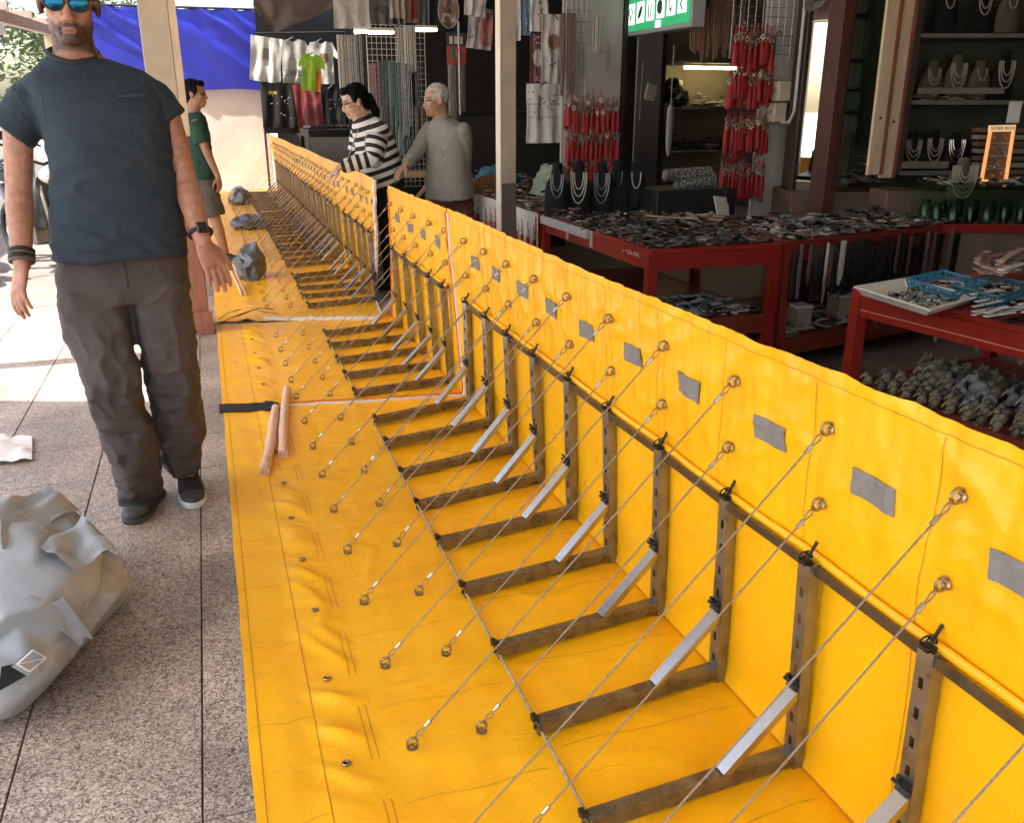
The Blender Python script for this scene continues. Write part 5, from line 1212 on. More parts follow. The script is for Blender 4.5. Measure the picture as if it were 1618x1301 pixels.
# white-clothed table behind the pillar, red tassel charms hung on its front
TC = [(2.10, 5.66), (3.0, 5.66), (3.0, 8.7), (2.10, 8.7)]
tcl = table('display_table', 'table behind the slim pillar draped with a white cloth front', TC, .75)
MB().sheet(lambda u, v: V((2.082 + .006 * math.sin(u * 60), 5.66 + 3.04 * u, .42 + .335 * v)), 90, 3, .003, (1, 0, 0)).build('cloth_front', mat('white_table_cloth', (.62, .60, .57), .8, 0, .08, 20), tcl)
jewels('heap of bead strings on the white-clothed table', 'jewellery_heap', inpoly(TC), .75, 1300, 8, wts=(4, 3, 4, 1, 3, 3), rr=(.02, .04), hgt=.08)
# cloth bundles on it
def bundle(label, p, r, m, seed):
    t = MB(); rr_ = random.Random(seed); p = V(p)
    def f(u, v):
        a = u * 2 * math.pi; b = v * math.pi * .62; d = V((math.sin(b) * math.cos(a), math.sin(b) * math.sin(a), math.cos(b))); k = 1 + .22 * nz(d.x * 3 + seed, d.y * 3, d.z * 3) + .1 * nz(d.x * 8, d.y * 8 + seed, d.z * 8)
        return V((p.x + d.x * r[0] * k, p.y + d.y * r[1] * k, max(p.z + .003, p.z + d.z * r[2] * k + r[2] * .15)))
    t.grid(f, 30, 14); o = t.build('cloth_bundle', m, None, True, org=p); tag(o, label, 'bundle')
bundle('pale green cloth bundle on the white-clothed table right of the pillar', (2.55, 6.6, .75), (.16, .16, .22), mat('cloth_sage', (.25, .28, .22), .8, 0, .2, 20, .2, 60), 3)
bundle('blue cloth bundle on the white-clothed table left of the pillar', (2.45, 7.7, .75), (.2, .16, .16), mat('cloth_blue', (.06, .17, .27), .8, 0, .2, 20, .2, 60), 4)
bundle('orange brown cloth bundle beside the blue one', (2.22, 7.2, .75), (.16, .14, .12), mat('cloth_rust', (.25, .09, .04), .8, 0, .2, 20, .2, 60), 5)
bundle('dark patterned cloth bundle behind the sage one', (2.75, 7.2, .75), (.14, .14, .16), mat('cloth_dark', (.12, .08, .075), .8, 0, .4, 30, .2, 60), 6)

# red tassel charms
RED = mat('red_silk', (.30, .007, .010), .55, 0, .2, 60, .3, 200, stretch=(3, 3, .3)); GOLD = mat('gold_bead', (.65, .42, .14), .25, .9, .2, 40)
def tassel_parts():
    c = MB(); c.tube([V((0, 0, 0)), V((-.006, 0, -.03)), V((0, 0, -.055))], .0018, 4); c.tube([V((0, 0, 0)), V((.006, 0, -.03)), V((0, 0, -.055))], .0018, 4)
    b = MB(); b.ring((0, 0, -.066), (0, 1, 0), .011, .004, 10, 5); b.ring((.004, -.004, -.054), (.5, 1, 0), .008, .003, 8, 4); b.ell((0, 0, -.086), (.006, .006, .006), None, 8, 5)
    f = MB(); f.loft([(V((0, 0, -.09)), V((.006, 0, 0)), V((0, .005, 0))), (V((0, 0, -.10)), V((.012, 0, 0)), V((0, .010, 0))), (V((.001, 0, -.16)), V((.018, 0, 0)), V((0, .012, 0))), (V((.002, 0, -.225)), V((.019, 0, 0)), V((0, .012, 0)))], 9)
    return [('cord', c.mesh('cord', RED)), ('charm', b.mesh('charm', [mat('charm_silver', (.42, .37, .27), .3, .7, .4, 40)])), ('bead', MB().ell((0, 0, -.093), (.0065, .0065, .005), None, 8, 5).mesh('bead', GOLD)), ('fringe', f.mesh('fringe', RED, V((0, 0, 0)), True))]
TP = tassel_parts()
def tassel(p, rz, label, group, sc=1.0):
    t = thing('tassel_charm', label, 'tassel', p, group); t.rotation_euler.z = rz; t.scale = (sc, sc, sc)
    for n, me in TP: inst(n, me, t)
rnd = random.Random(31)
for i in range(34):
    y = 5.70 + i * .062
    if i in (13, 20): continue
    tassel(V((2.068 - .012 * (i % 2), y, .70 - .13 * (i % 2) + rnd.uniform(-.02, .02))), math.pi / 2 + rnd.uniform(-.3, .3), ('red tassel charm hung high on the white cloth front' if i % 2 == 0 else 'red tassel charm hung low on the white cloth front'), ('upper tassels on the white cloth' if i % 2 == 0 else 'lower tassels on the white cloth'), 1.15)

# grey display panel with red tassels below and pale necklaces above
YP = 6.6; a = AY(886, 265, YP); b = AY(976, 265, YP)
pn = thing('tassel_display', 'grey display panel hung with red tassels between T-shirts and the green sign', 'panel', ((a.x + b.x) / 2, YP, .8))
MB().b2((a.x, YP, .8), (b.x, YP + .03, 2.95), .003).build('board', mat('panel_grey', (.34, .31, .29), .6, 0, .1, 8), pn)
gr = MB()
for i in range(5): x = a.x + .02 + i * .04; gr.tube([(x, YP - .012, .95), (x, YP - .012, 2.5)], .002, 4)
for i in range(20): z = .98 + i * .075; gr.tube([(a.x + .01, YP - .012, z), (a.x + .2, YP - .012, z)], .002, 4)
gr.build('wire_grid', STEEL, pn)
MB().b2((b.x + .002, YP - .02, .8), (b.x + .035, YP + .04, 2.95)).build('side_post', STEEL_D, pn)
for row, (z, lab) in enumerate(((1.52, 'top'), (1.30, 'middle'), (1.10, 'bottom'))):
    for i in range(11):
        x = a.x + .03 + i * (b.x - a.x - .07) / 10
        for k in range(2): tassel(V((x + rnd.uniform(-.012, .012), YP - .03 - .02 * k, z + rnd.uniform(-.045, .04) - .03 * k)), rnd.uniform(-.5, .5), 'red tassel charm in the %s row on the grey panel' % lab, '%s row of tassels on the grey panel' % lab, 1.05)
for i, (px, m, n_) in enumerate(((945, JM[5], 4), (918, JM[2], 2), (958, JM[2], 2))):
    p = AY(px, 25 if i == 0 else 70, YP - .02); o = inst('necklace', strand_mesh('necklace', .30 if i == 0 else .22, m, .025, n_, .005, 40 + i), None, p)
    tag(o, ('pale bead necklaces hanging high on the grey panel', 'thin grey necklaces on the grey panel, left of the pale ones', 'thin grey necklaces on the grey panel, right of the pale ones')[i], 'necklace')
for px, ln, lab in ((900, .55, 'brown leather cords hanging on the wire grid left of the grey panel'),):
    o = inst('leather_cords', strand_mesh('leather_cords', ln, JM[1], .05, 16, .005, 50), None, AY(898, 20, YP - .05)); tag(o, lab, 'cords')
o = inst('leather_cords', strand_mesh('leather_cords', .50, mat('leather_tan', (.16, .085, .04), .6, 0, .3, 60), .17, 34, .006, 51), None, AY(1132, -30, 6.1)); tag(o, 'tan and brown leather cords hanging right of the green sign', 'cords')
o = inst('leather_cords', strand_mesh('leather_cords', .48, JM[0], .10, 16, .006, 52), None, AY(1160, -25, 6.2)); tag(o, 'black cords hanging beside the tan ones', 'cords')

# lit green sign with six product pictures
y1_, y0_ = 6.77, 5.74; zb = 1.945
sgn = thing('green_sign', 'lit green shop sign with a row of six white product pictures', 'sign', (3.2, 6.25, zb))
MB().b2((3.2, y0_, zb), (3.30, y1_, 2.42), .004).build('case', mat('case_grey', (.3, .3, .3), .5, 0, .1, 10), sgn)
MB().b2((3.192, y0_ + .025, zb + .03), (3.1995, y1_ - .025, 2.39)).build('green_face', mat('sign_green', (.01, .14, .06), .4, 0, .1, 2, emit=(.012, .20, .07), estr=.55), sgn)
WT = mat('sign_white', (.8, .82, .8), .4, 0, .05, 3, emit=(.75, .9, .85), estr=.42); DG = mat('sign_icon', (.02, .06, .045), .4, 0, .2, 30)
for i in range(6):
    yc = y1_ - .115 - i * .158; z0 = zb + .075 + .004 * i
    t_ = MB(); t_.b2((3.187, yc - .058, z0), (3.1915, yc + .058, z0 + .145)); to = t_.build('picture', WT, sgn)
    ic = MB(); c = V((3.1855, yc, z0 + .072))
    if i == 0: ic.ring(c + V((0, 0, .012)), (1, 0, 0), .028, .004, 14, 4); ic.ell(c - V((0, 0, .03)), (.003, .012, .014))
    elif i == 1: ic.ell(c, (.004, .022, .052), Matrix.Rotation(.6, 3, 'X'))
    elif i == 2: ic.bar(c + V((0, .018, -.05)), c + V((0, .018, .04)), .012, .003); ic.bar(c + V((0, -.018, -.05)), c + V((0, -.018, .04)), .012, .003)
    elif i == 3: ic.ring(c, (1, 0, 0), .036, .013, 16, 6, .55)
    elif i == 4: ic.ring(c, (1, 0, 0), .036, .004, 16, 4, .55); ic.ell(c - V((0, 0, .036)), (.004, .014, .012))
    else: ic.tube([c + V((0, .02, .05)), c + V((0, -.014, .02)), c + V((0, .016, -.016)), c + V((0, -.01, -.052))], .007, 6)
    ic.build('drawing', DG, to)
tx = MB(); rnd2 = random.Random(2)
text('lettering', 'S Moo', .085, (3.188, 6.36, 2.262), (R(90), 0, R(-90)), WT, sgn)
MB().b2((3.187, 6.17, zb + .028), (3.1915, 6.25, zb + .075)).build('small_label', WT, sgn)

# shelves inside the dark shop, with a lit lamp tube
YS = 8.5; a = AY(1044, 105, YS); b = AY(1190, 105, YS)
shf = thing('goods_shelves', 'shelves inside the dark shop under a lit lamp tube', 'shelf', ((a.x + b.x) / 2, YS, 0))
MB().b2((a.x - .05, YS + .42, 0), (b.x, YS + .45, 2.4)).build('back_board', mat('shelf_back', (.26, .23, .17), .7, 0, .15, 5), shf)
for z in (.6, 1.0, 1.42, 1.86): MB().b2((a.x, YS - .1, z - .02), (b.x, YS + .419, z)).build('shelf_board', mat('shelf_board', (.17, .15, .13), .6, 0, .15, 8), shf)
MB().b2((a.x - .052, YS - .12, 0), (a.x - .002, YS + .419, 2.4)).build('side_board', STEEL_D, shf)
lm = thing('lamp_tube', 'lit warm fluorescent tube above the shop shelf', 'lamp', (b.x - .3, YS + .02, 1.80)); MB().tube([(a.x + .28, YS + .02, 1.80), (b.x - .05, YS + .02, 1.80)], .014, 10).build('tube', mat('warm_tube', (.9, .8, .5), .4, 0, .05, 3, emit=(1, .78, .35), estr=7.0), lm); MB().b2((a.x + .1, YS, 1.815), (b.x, YS + .05, 1.838)).build('fitting', WHITE, lm)
for z, n_, seed, lab in ((1.42, 300, 60, 'yellowish packed goods on the lit shop shelf'), (1.0, 260, 61, 'dark packed goods on the lower shop shelf')):
    jewels(lab, 'packed_goods', inpoly([(a.x + .05, YS - .05), (b.x - .05, YS - .05), (b.x - .05, YS + .38), (a.x + .05, YS + .38)]), z, n_, seed, wts=(1, 2, 3, 1, 1, 6) if z > 1.2 else (6, 3, 2, 0, 1, 1), rr=(.03, .08), hgt=.14)
bundle('round dark bag at the left end of the lit shelf', (a.x + .2, YS + .1, 1.42), (.17, .15, .24), JM[0], 8)
# hanging light cord and switch, drawer cabinet in the shop
um = MB(); p0 = AY(1060, 165, 7.6); um.tube([p0 + V((0, 0, .5)), p0], .005, 5); um.loft([(p0 + V((0, 0, -q)), V((w, 0, 0)), V((0, w * .7, 0))) for q, w in ((0, .01), (.03, .03), (.2, .034), (.36, .03), (.45, .012))], 10)
tag(um.build('hanging_bag', mat('bag_white', (.42, .40, .38), .6, 0, .1, 20), None, True, org=p0), 'long folded white bag hanging in the dark shop', 'bag')
wl_ = MB(); p0 = AY(1028, 145, 7.6); wl_.box(p0, (.10, .03, .14), Matrix.Rotation(.2, 3, 'Y'), .01); wl_.tube([p0 + V((-.09, 0, .25)), p0 + V((-.1, 0, -.25))], .004, 5); tag(wl_.build('wall_switch', mat('switch_beige', (.3, .26, .22), .6, 0, .1, 10), None, org=p0), 'beige box on a cord in the dark shop', 'box')

# black necklace busts in a row on the corner table
def bust(label, p, h, m, rz, group, nm, ns=2, w=.075, seed=1):
    t = thing('necklace_bust', label, 'bust', p, group); P0 = V(p); b = MB()
    b.loft([(P0 + V((0, 0, h * q)), V((w * k, 0, 0)), V((0, w * d, 0))) for q, k, d in ((0, .9, .5), (.1, 1.0, .55), (.45, .96, .5), (.62, .86, .42), (.74, .58, .36), (.86, .42, .34), (.98, .40, .33), (1.0, .3, .25))], 18); bo = b.build('form', m, t, 60)
    for k in range(ns):
        ne = MB(); l = h * (.30 + .13 * k); ww = w * (.36 + .14 * k); pts = []
        for i in range(21):
            tt = i / 20 * math.pi; pts.append(P0 + V((-ww * math.cos(tt), -w * (.42 + .20 * math.sin(tt)), h * .80 - l * math.sin(tt) ** .8)))
        ne.tube(pts, .0045, 6); ne.build('necklace', nm, t)
    t.rotation_euler.z = rz; return t
BLV = mat('black_velvet', (.0025, .0025, .003), .9, 0, .3, 60)
words = ('leftmost', 'second', 'third', 'fourth', 'rightmost')
for i, px in enumerate((880, 914, 950, 975, 1004)):
    p = AY(px, 300, 5.5); p.z = .752; bust('%s of the five black necklace busts in a row on the corner table' % words[i], p, .34 + .01 * (i % 2), BLV, R(-22), 'black busts on the corner table', (JM[2], JM[5], JM[2], JM[0], JM[5])[i], (2, 3, 3, 1, 1)[i], .082)
# rolled patterned fabric, tan tray, booklet, bottle on the corner table
def scales(name):
    m = bpy.data.materials.new(name); m.use_nodes = True; N = m.node_tree.nodes; L = m.node_tree.links; b = N['Principled BSDF']; tc = N.new('ShaderNodeTexCoord'); v = N.new('ShaderNodeTexVoronoi'); v.inputs['Scale'].default_value = 85; v.distance = 'MANHATTAN'; L.new(tc.outputs['Object'], v.inputs['Vector'])
    r = N.new('ShaderNodeValToRGB'); r.color_ramp.elements[0].position = .35; r.color_ramp.elements[0].color = (.42, .40, .36, 1); r.color_ramp.elements[1].position = .6; r.color_ramp.elements[1].color = (.05, .05, .045, 1); L.new(v.outputs['Distance'], r.inputs['Fac']); L.new(r.outputs['Color'], b.inputs['Base Color']); b.inputs['Roughness'].default_value = .5; return m
SCL = scales('snakeskin_print')
for (pa, pb, r, lab) in (((1050, 277), (1122, 272), .04, 'rolled scale-patterned fabric, the upper roll'), ((1068, 292), (1128, 284), .055, 'rolled scale-patterned fabric, the lower roll')):
    p, q = AY(*pa, 5.35), AY(*pb, 5.3); mb = MB(); mb.tube([p.lerp(q, i / 10) for i in range(11)], [r * (1 + .06 * math.sin(i * 2.1)) for i in range(11)], 18); o = mb.build('fabric_roll', SCL, None, 60, org=p.lerp(q, .5)); tag(o, lab + ' on the corner table', 'fabric roll')
    e = MB(); e.ring(p + (p - q).normalized() * .002, q - p, r * .55, .006, 14, 5); e.ring(p + (p - q).normalized() * .002, q - p, r * .25, .006, 12, 5); e.build('roll_end', GREYP, o)
c0 = AY(1082, 305, 5.35); tag(MB().b2((c0.x - .28, 5.2, .752), (c0.x + .30, 5.55, .925), .004).build('black_case', BLACK, None, org=V((c0.x, 5.37, .752))), 'low black case under the patterned rolls', 'case')
tp_, It = tray('tan_tray', 'shallow tan tray with bead rings on the corner table', [AZ(1020, 345, .77), AZ(1140, 352, .77), AZ(1155, 330, .77), AZ(1045, 326, .77)], .756, .03, mat('tan_wicker', (.36, .24, .13), .7, 0, .2, 50, .3, 120))
jewels('bead rings lying in the tan tray', 'ring_heap', lambda r: tuple(It[0].lerp(It[1], r.random()).lerp(It[3].lerp(It[2], r.random()), r.random()))[:2], .765, 60, 33, wts=(1, 2, 1, 1, 0, 4), rr=(.02, .04), hgt=.03)
bk = MB(); p = AY(1140, 325, 4.95); bk.box(p, (.11, .006, .12), Matrix.Rotation(-.5, 3, 'X') @ Matrix.Rotation(.3, 3, 'Z')); bko = bk.build('booklet', mat('paper', (.52, .49, .45), .7, 0, .08, 10), None, org=p); tag(bko, 'open grey booklet propped up on the corner table', 'booklet')
bot = MB(); p = AY(1146, 312, 5.1); p.z = .76; bot.lathe(p, [(.024, 0), (.026, .01), (.026, .09), (.012, .12), (.011, .15), (.013, .152), (.013, .17)], 14); bo = bot.build('plastic_bottle', mat_glass('clear_plastic', (.9, .92, .95), .08, .45), None, True, org=p); tag(bo, 'small clear plastic bottle by the tassel rack', 'bottle'); MB().lathe(p, [(.0265, .03), (.0265, .075)], 14).build('bottle_label', WHITE, bo)

# tassel rack with white board, brown posts and the tall mirror
YR = 5.75; a = AY(1188, 335, YR); b = AY(1240, 335, YR); rb = AY(1262, 0, YR)
wb = thing('white_board', 'white board with faint grid behind the red tassels', 'board', (a.x, YR, 0)); MB().b2((a.x - .02, YR, .5), (b.x + .06, YR + .02, 2.95), .002).build('board', mat('board_white', (.50, .47, .44), .6, 0, .06, 6), wb)
gm = MB()
for i in range(9): gm.tube([(a.x - .3 + i * .06, YR - .02, 1.75), (a.x - .3 + i * .06, YR - .02, 2.6)], .0022, 4)
for i in range(14): gm.tube([(a.x - .32, YR - .02, 1.78 + i * .06), (a.x + .2, YR - .02, 1.78 + i * .06)], .0022, 4)
gm.build('wire_grid', STEEL, wb)
hk = MB(); p = AY(1232, 55, YR - .03); hk.tube([p + V((.02, 0, 0)), p + V((0, 0, .03)), p + V((-.03, 0, .01)), p + V((-.03, 0, -.05)), p + V((-.035, 0, -.5))], .004, 6); hk.build('hook', STEEL_D, wb)
rows = ((60, 8, 'top'), (118, 9, 'second'), (196, 10, 'third'), (268, 9, 'bottom'))
for r_, (py, n_, lab) in enumerate(rows):
    for i in range(n_):
        t_ = i / (n_ - 1); px = (1168 + 62 * t_) - r_ * 6 - (6 if r_ else 0)
        if r_ == 0: px = 1165 + 55 * t_
        for k in range(3):
            p = AY(px + rnd.uniform(-3, 3), py - 16 + rnd.uniform(-11, 11), YR - .06 - .03 * k); tassel(p, rnd.uniform(-.6, .6), 'red tassel charm in the %s tier on the white board rack' % lab, '%s tier of rack tassels' % lab, 1.12)
p = AY(1176, 22, YR - .08); tassel(p, 0, 'single red tassel charm hung above the rack', 'single tassel', 1.0)
XF = 3.93
MR = Matrix.Rotation(R(23), 3, 'Z')   # the mirror leaf stands slightly ajar
fr = thing('shopfront_frame', 'dark and brown timber posts framing a tall mirror beside the white board', 'frame', (XF, 5.35, 0))
MB().b2((XF, 5.47, 0), (XF + .08, 5.60, 3), .004).build('dark_post', mat('dark_timber', (.045, .028, .022), .5, 0, .25, 8, .15, 50, stretch=(6, 6, 1)), fr)
MB().b2((XF - .01, 5.10, 0), (XF + .08, 5.255, 3), .004).build('brown_post', WOODD, fr)
MB().box((XF + .07, 5.362, .465), (.03, .20, .93), MR, .003).build('lower_panel', mat('panel_brown', (.13, .075, .05), .6, 0, .15, 6), fr)
MB().box((XF + .07, 5.362, 2.49), (.03, .20, 1.02), MR, .003).build('upper_panel', MATS['panel_brown'], fr)
mir = MB(); mir.box((XF + .07, 5.362, 1.455), (.02, .20, 1.046), MR); mm = bpy.data.materials.new('mirror'); mm.use_nodes = True; bs = mm.node_tree.nodes['Principled BSDF']; bs.inputs['Metallic'].default_value = 1; bs.inputs['Base Color'].default_value = (.85, .86, .85, 1); bs.inputs['Roughness'].default_value = .02
mir.build('mirror', mm, fr)
for z in (.94, 1.97): MB().box(V((XF + .07, 5.362, z)) + MR @ V((-.016, 0, 0)), (.008, .20, .012), MR).build('mirror_edge', CREAMW, fr)
cdt = MB(); cdt.tube([(XF - .02, 5.50, 3), (XF - .02, 5.50, 1.40), (XF - .03, 5.53, 1.33), (XF - .03, 5.62, 1.33)], .012, 8); cdt.build('conduit', mat('pvc_white', (.5, .48, .46), .4, 0, .08, 10), fr)
coil = MB()
for i in range(6): coil.ring((XF - .03, 5.37, 2.10 + .008 * i), (1, .2, .2 * (i - 3)), .085 - .004 * i, .006, 22, 5)
tag(coil.build('cable_coil', JM[2], None, org=V((XF - .03, 5.37, 2.1))), 'coil of grey cable hanging above the tall mirror', 'coil')
for (z0, z1, dy, lab) in ((1.47, 1.60, 0, 'upper of two cream switch boxes by the tassel rack'), (1.33, 1.46, .03, 'lower of two cream switch boxes by the tassel rack')):
    y = 5.63 + dy; t = thing('switch_box', lab, 'switch box', (XF - .06, y, z0), 'cream switch boxes'); MB().b2((XF - .10, y - .045, z0), (XF - .0, y + .045, z1), .006).build('case', mat('box_cream', (.55, .46, .36), .5, 0, .08, 10), t); MB().b2((XF - .108, y - .02, z0 + .05), (XF - .1005, y + .02, z0 + .085)).build('rocker', mat('rocker', (.3, .22, .16), .4, 0, .1, 10), t)

# right-hand shop: leaning cream shutter boards, shelves with necklaces, glass case, lit display
for i, (pt, pb, lab) in enumerate((((1412, -6), (1378, 276), 'left one of two cream shutter boards standing before the shelves'), ((1436, -6), (1398, 281), 'right one of two cream shutter boards standing before the shelves'))):
    p, q = AY(pt[0], pt[1], 4.6), AY(pb[0], pb[1], 4.6 - .02); t = thing('shutter_board', lab, 'board', q, 'cream shutter boards')
    d = (p - q).normalized(); p2 = q + d * 1.75; MB().bar(q, p2, .088, .022, V((0, -1, 0)), .003).build('plank', CREAMW, t)
    s = d.cross(V((0, 1, 0))).normalized(); MB().bar(q - s * .051 * 1, p2 - s * .051, .012, .05, V((0, -1, 0))).build('edge_strip', mat('edge_red', (.20, .06, .035), .5, 0, .2, 10), t)
    MB().ell(q + d * .33 + V((0, -.014, 0)), (.009, .004, .009), None, 8, 5).build('bolt', STEEL_D, t)
D = 6.5
shp = thing('wall_shelves', 'dim wall shelves with necklaces in the right-hand shop', 'shelf', AQ(1500, 300, D) * 1)
ORG[shp.name] = V(shp.location)
def qbox(name, px0, py0, px1, py1, D0, th, m, par):
    p = AQ(px0, py1, D0); q = AQ(px1, py0, D0); rt = V((math.cos(YAW), -math.sin(YAW), 0)); w = (q - p).dot(rt); h = q.z - p.z
    c = p + rt * w / 2 + V((0, 0, h / 2)) + QN * th / 2; return MB().box(c, (w, th, abs(h)), Matrix((rt, QN, V((0, 0, 1)))).transposed(), .002).build(name, m, par)
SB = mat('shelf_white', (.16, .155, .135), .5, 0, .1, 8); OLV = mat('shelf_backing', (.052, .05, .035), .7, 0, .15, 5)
qbox('backing', 1335, -60, 1760, 300, D + .32, .03, OLV, shp)
for py, px0 in ((52, 1440), (158, 1428), (270, 1420)): qbox('shelf_board', px0, py, 1760, py + 7, D - .02, .33, SB, shp)
qbox('front_board', 1450, 138, 1588, 148, D - .06, .02, mat('front_board', (.19, .18, .155), .5, 0, .1, 8), shp)
qbox('front_board', 1425, 255, 1500, 266, D - .06, .02, MATS['front_board'], shp)
qbox('upright', 1425, -60, 1437, 270, D - .04, .3, MATS['dark_timber'], shp)
NL = mat('pearl', (.34, .30, .23), .3, 0, .1, 40)
bspec = [(1467, 128, .26, 'cream', 2, 'leftmost pale bust on the upper necklace shelf'), (1504, 128, .30, 'cream', 3, 'second pale bust on the upper necklace shelf'), (1541, 128, .26, 'cream', 1, 'third pale bust on the upper necklace shelf'), (1578, 126, .32, 'black', 3, 'black bust with three pearl strings on the upper necklace shelf'),
         (1435, 250, .27, 'black', 3, 'leftmost black bust on the lower necklace shelf'), (1468, 250, .28, 'black', 3, 'second black bust on the lower necklace shelf'), (1502, 248, .27, 'black', 3, 'black bust with a silver chain on the lower necklace shelf'),
         (1490, 46, .3, 'black', 1, 'black bust on the top shelf beside the cream boards'), (1545, 46, .3, 'black', 2, 'black bust on the top shelf near the middle'), (1588, 46, .3, 'cream', 1, 'pale bust on the top shelf at the right')]
for px, py, h, cl_, n_, lab in bspec:
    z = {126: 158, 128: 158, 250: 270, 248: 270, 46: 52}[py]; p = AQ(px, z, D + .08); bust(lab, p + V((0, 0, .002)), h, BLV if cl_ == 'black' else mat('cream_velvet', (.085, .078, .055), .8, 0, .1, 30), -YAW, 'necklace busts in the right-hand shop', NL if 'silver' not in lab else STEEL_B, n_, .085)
jewels('row of small boxes and trinkets along the middle shelf', 'trinket_row', lambda r: tuple(AQ(1435 + 110 * r.random(), 158, D + .02 + .1 * r.random()))[:2], AQ(1450, 158, D).z, 130, 70, wts=(4, 2, 2, 1, 1, 3), rr=(.014, .03), hgt=.04)
pb_ = AQ(1516, 300, 5.75); bust('pale bust with many pearl strings on the glass case', pb_ + V((0, 0, -.04)), .24, MATS['cream_velvet'], -YAW, 'necklace busts in the right-hand shop', NL, 5, .085)
# lit display case with copper frame
dc = thing('lit_display', 'small lit display case with a glowing copper frame and SILVER lettering', 'display case', AQ(1578, 288, 5.9)); cop = mat('copper_frame', (.62, .30, .12), .25, .8, .2, 20, emit=(1.0, .42, .14), estr=.28)
def qbar(px0, py0, px1, py1, wd, Dq, m, par, name): return MB().bar(AQ(px0, py0, Dq), AQ(px1, py1, Dq), wd, wd).build(name, m, par)
for a_, b_ in (((1566, 200), (1551, 284)), ((1602, 200), (1589, 286)), ((1551, 285), (1590, 287))): qbar(*a_, *b_, .016, 5.9, cop, dc, 'frame_bar')
tb2 = MB(); pa, pb = AQ(1562, 203, 5.9), AQ(1604, 202, 5.9); tb2.bar(pa, pb, .012, .04); tb2.build('title_board', mat('title_cream', (.6, .45, .3), .5, 0, .1, 20, emit=(1, .6, .32), estr=.18), dc)
text('lettering', 'SILVER 92.5%', .028, (pa + pb) / 2 - QN * .011, (R(90), 0, -YAW), BLACK, dc)
MB().prism([AQ(1566, 206, 5.93), AQ(1601, 206, 5.93), AQ(1588, 284, 5.93), AQ(1553, 284, 5.93)], QN * .01).build('back', mat('case_back', (.22, .11, .06), .4, 0, .2, 10), dc)
for k in range(3): y_ = 226 + k * 20; qbar(1561 - k * 3, y_, 1597 - k * 3, y_, .008, 5.91, NL, dc, 'shelf_rod')
jr = MB(); r3 = random.Random(3)
for i in range(40): p = AQ(1560 + 32 * r3.random(), 212 + 66 * r3.random(), 5.905); jr.ring(p, QN, r3.uniform(.006, .012), .002, 8, 4)
jr.build('earrings', STEEL_B, dc)
cd_ = thing('price_card', 'blank white card pinned up beside the lit display', 'card', AQ(1602, 195, 6.1)); qbox('card', 1590, 160, 1616, 194, 6.1, .006, WHITE, cd_)
for i in range(8):
    z_ = 205 + i * 11; o = MB(); o.bar(AQ(1540, z_, 6.15), AQ(1640, z_ + 1, 6.15), .09, .028, None, .004); tag(o.build('boxed_ware', [mat('box_brown', (.16, .10, .07), .6, 0, .2, 20), mat('box_pale', (.30, .25, .2), .6, 0, .2, 20)][i % 2], None, org=AQ(1590, z_, 6.15)), 'flat ware box in the stack behind the lit display', 'box', 'stack of flat boxes behind the lit display')
# glass counter below
gc = thing('glass_counter', 'glass counter of greenish jars at the right edge below the shelves', 'counter', AZ(1560, 352, .70)); rt = V((math.cos(YAW), -math.sin(YAW), 0)); mq = Matrix((rt, QN, V((0, 0, 1)))).transposed()
c0 = AQ(1475, 352, 5.5)
MB().box(c0 + rt * .75 + QN * .25 + V((0, 0, -.35)), (1.5, .5, .6), mq, .004).build('plinth', mat('counter_wood', (.14, .085, .06), .6, 0, .15, 6), gc)
MB().box(c0 + rt * .75 + QN * .25 + V((0, 0, -.03)), (1.56, .56, .03), mq, .004).build('plinth_top', mat('marble', (.30, .27, .24), .35, 0, .1, 4), gc)
MB().box(c0 + rt * .75 - QN * .035 + V((0, 0, -.03)), (1.57, .012, .05), mq).build('red_edge', REDF, gc)
GL = mat_glass('case_glass', (.75, .85, .78), .03, .16)
for dx_, dy_, sx, sy in ((.75, 0, 1.5, .006), (.75, .5, 1.5, .006), (0, .25, .006, .49)): MB().box(c0 + rt * dx_ + QN * dy_ + V((0, 0, .10)), (sx, sy, .22), mq).build('glass_side', GL, gc)
MB().box(c0 + rt * .75 + QN * .25 + V((0, 0, .214)), (1.52, .52, .006), mq).build('glass_top', GL, gc)
rnd = random.Random(8)
for i in range(26):
    p = c0 + rt * (.06 + .105 * (i % 13)) + QN * (.1 + .16 * (i // 13)) + V((0, 0, -.013)); r = rnd.uniform(.026, .038); t = MB(); t.lathe(p, [(r, 0), (r, .09), (r * .7, .105), (r * .75, .11), (r * .75, .13)], 10)
    tag(t.build('jar', mat('jar_green', (.022, .030, .022), .15, 0, .2, 20), None, True, org=p), 'greenish jar inside the glass counter', 'jar', 'jars in the glass counter')
jewels('rings and strings laid on the glass counter', 'counter_jewels', lambda r: tuple(c0 + rt * r.uniform(.05, 1.4) + QN * r.uniform(.03, .45))[:2], c0.z + .218, 160, 71, wts=(3, 1, 2, 1, 2, 3), rr=(.012, .03), hgt=.03)
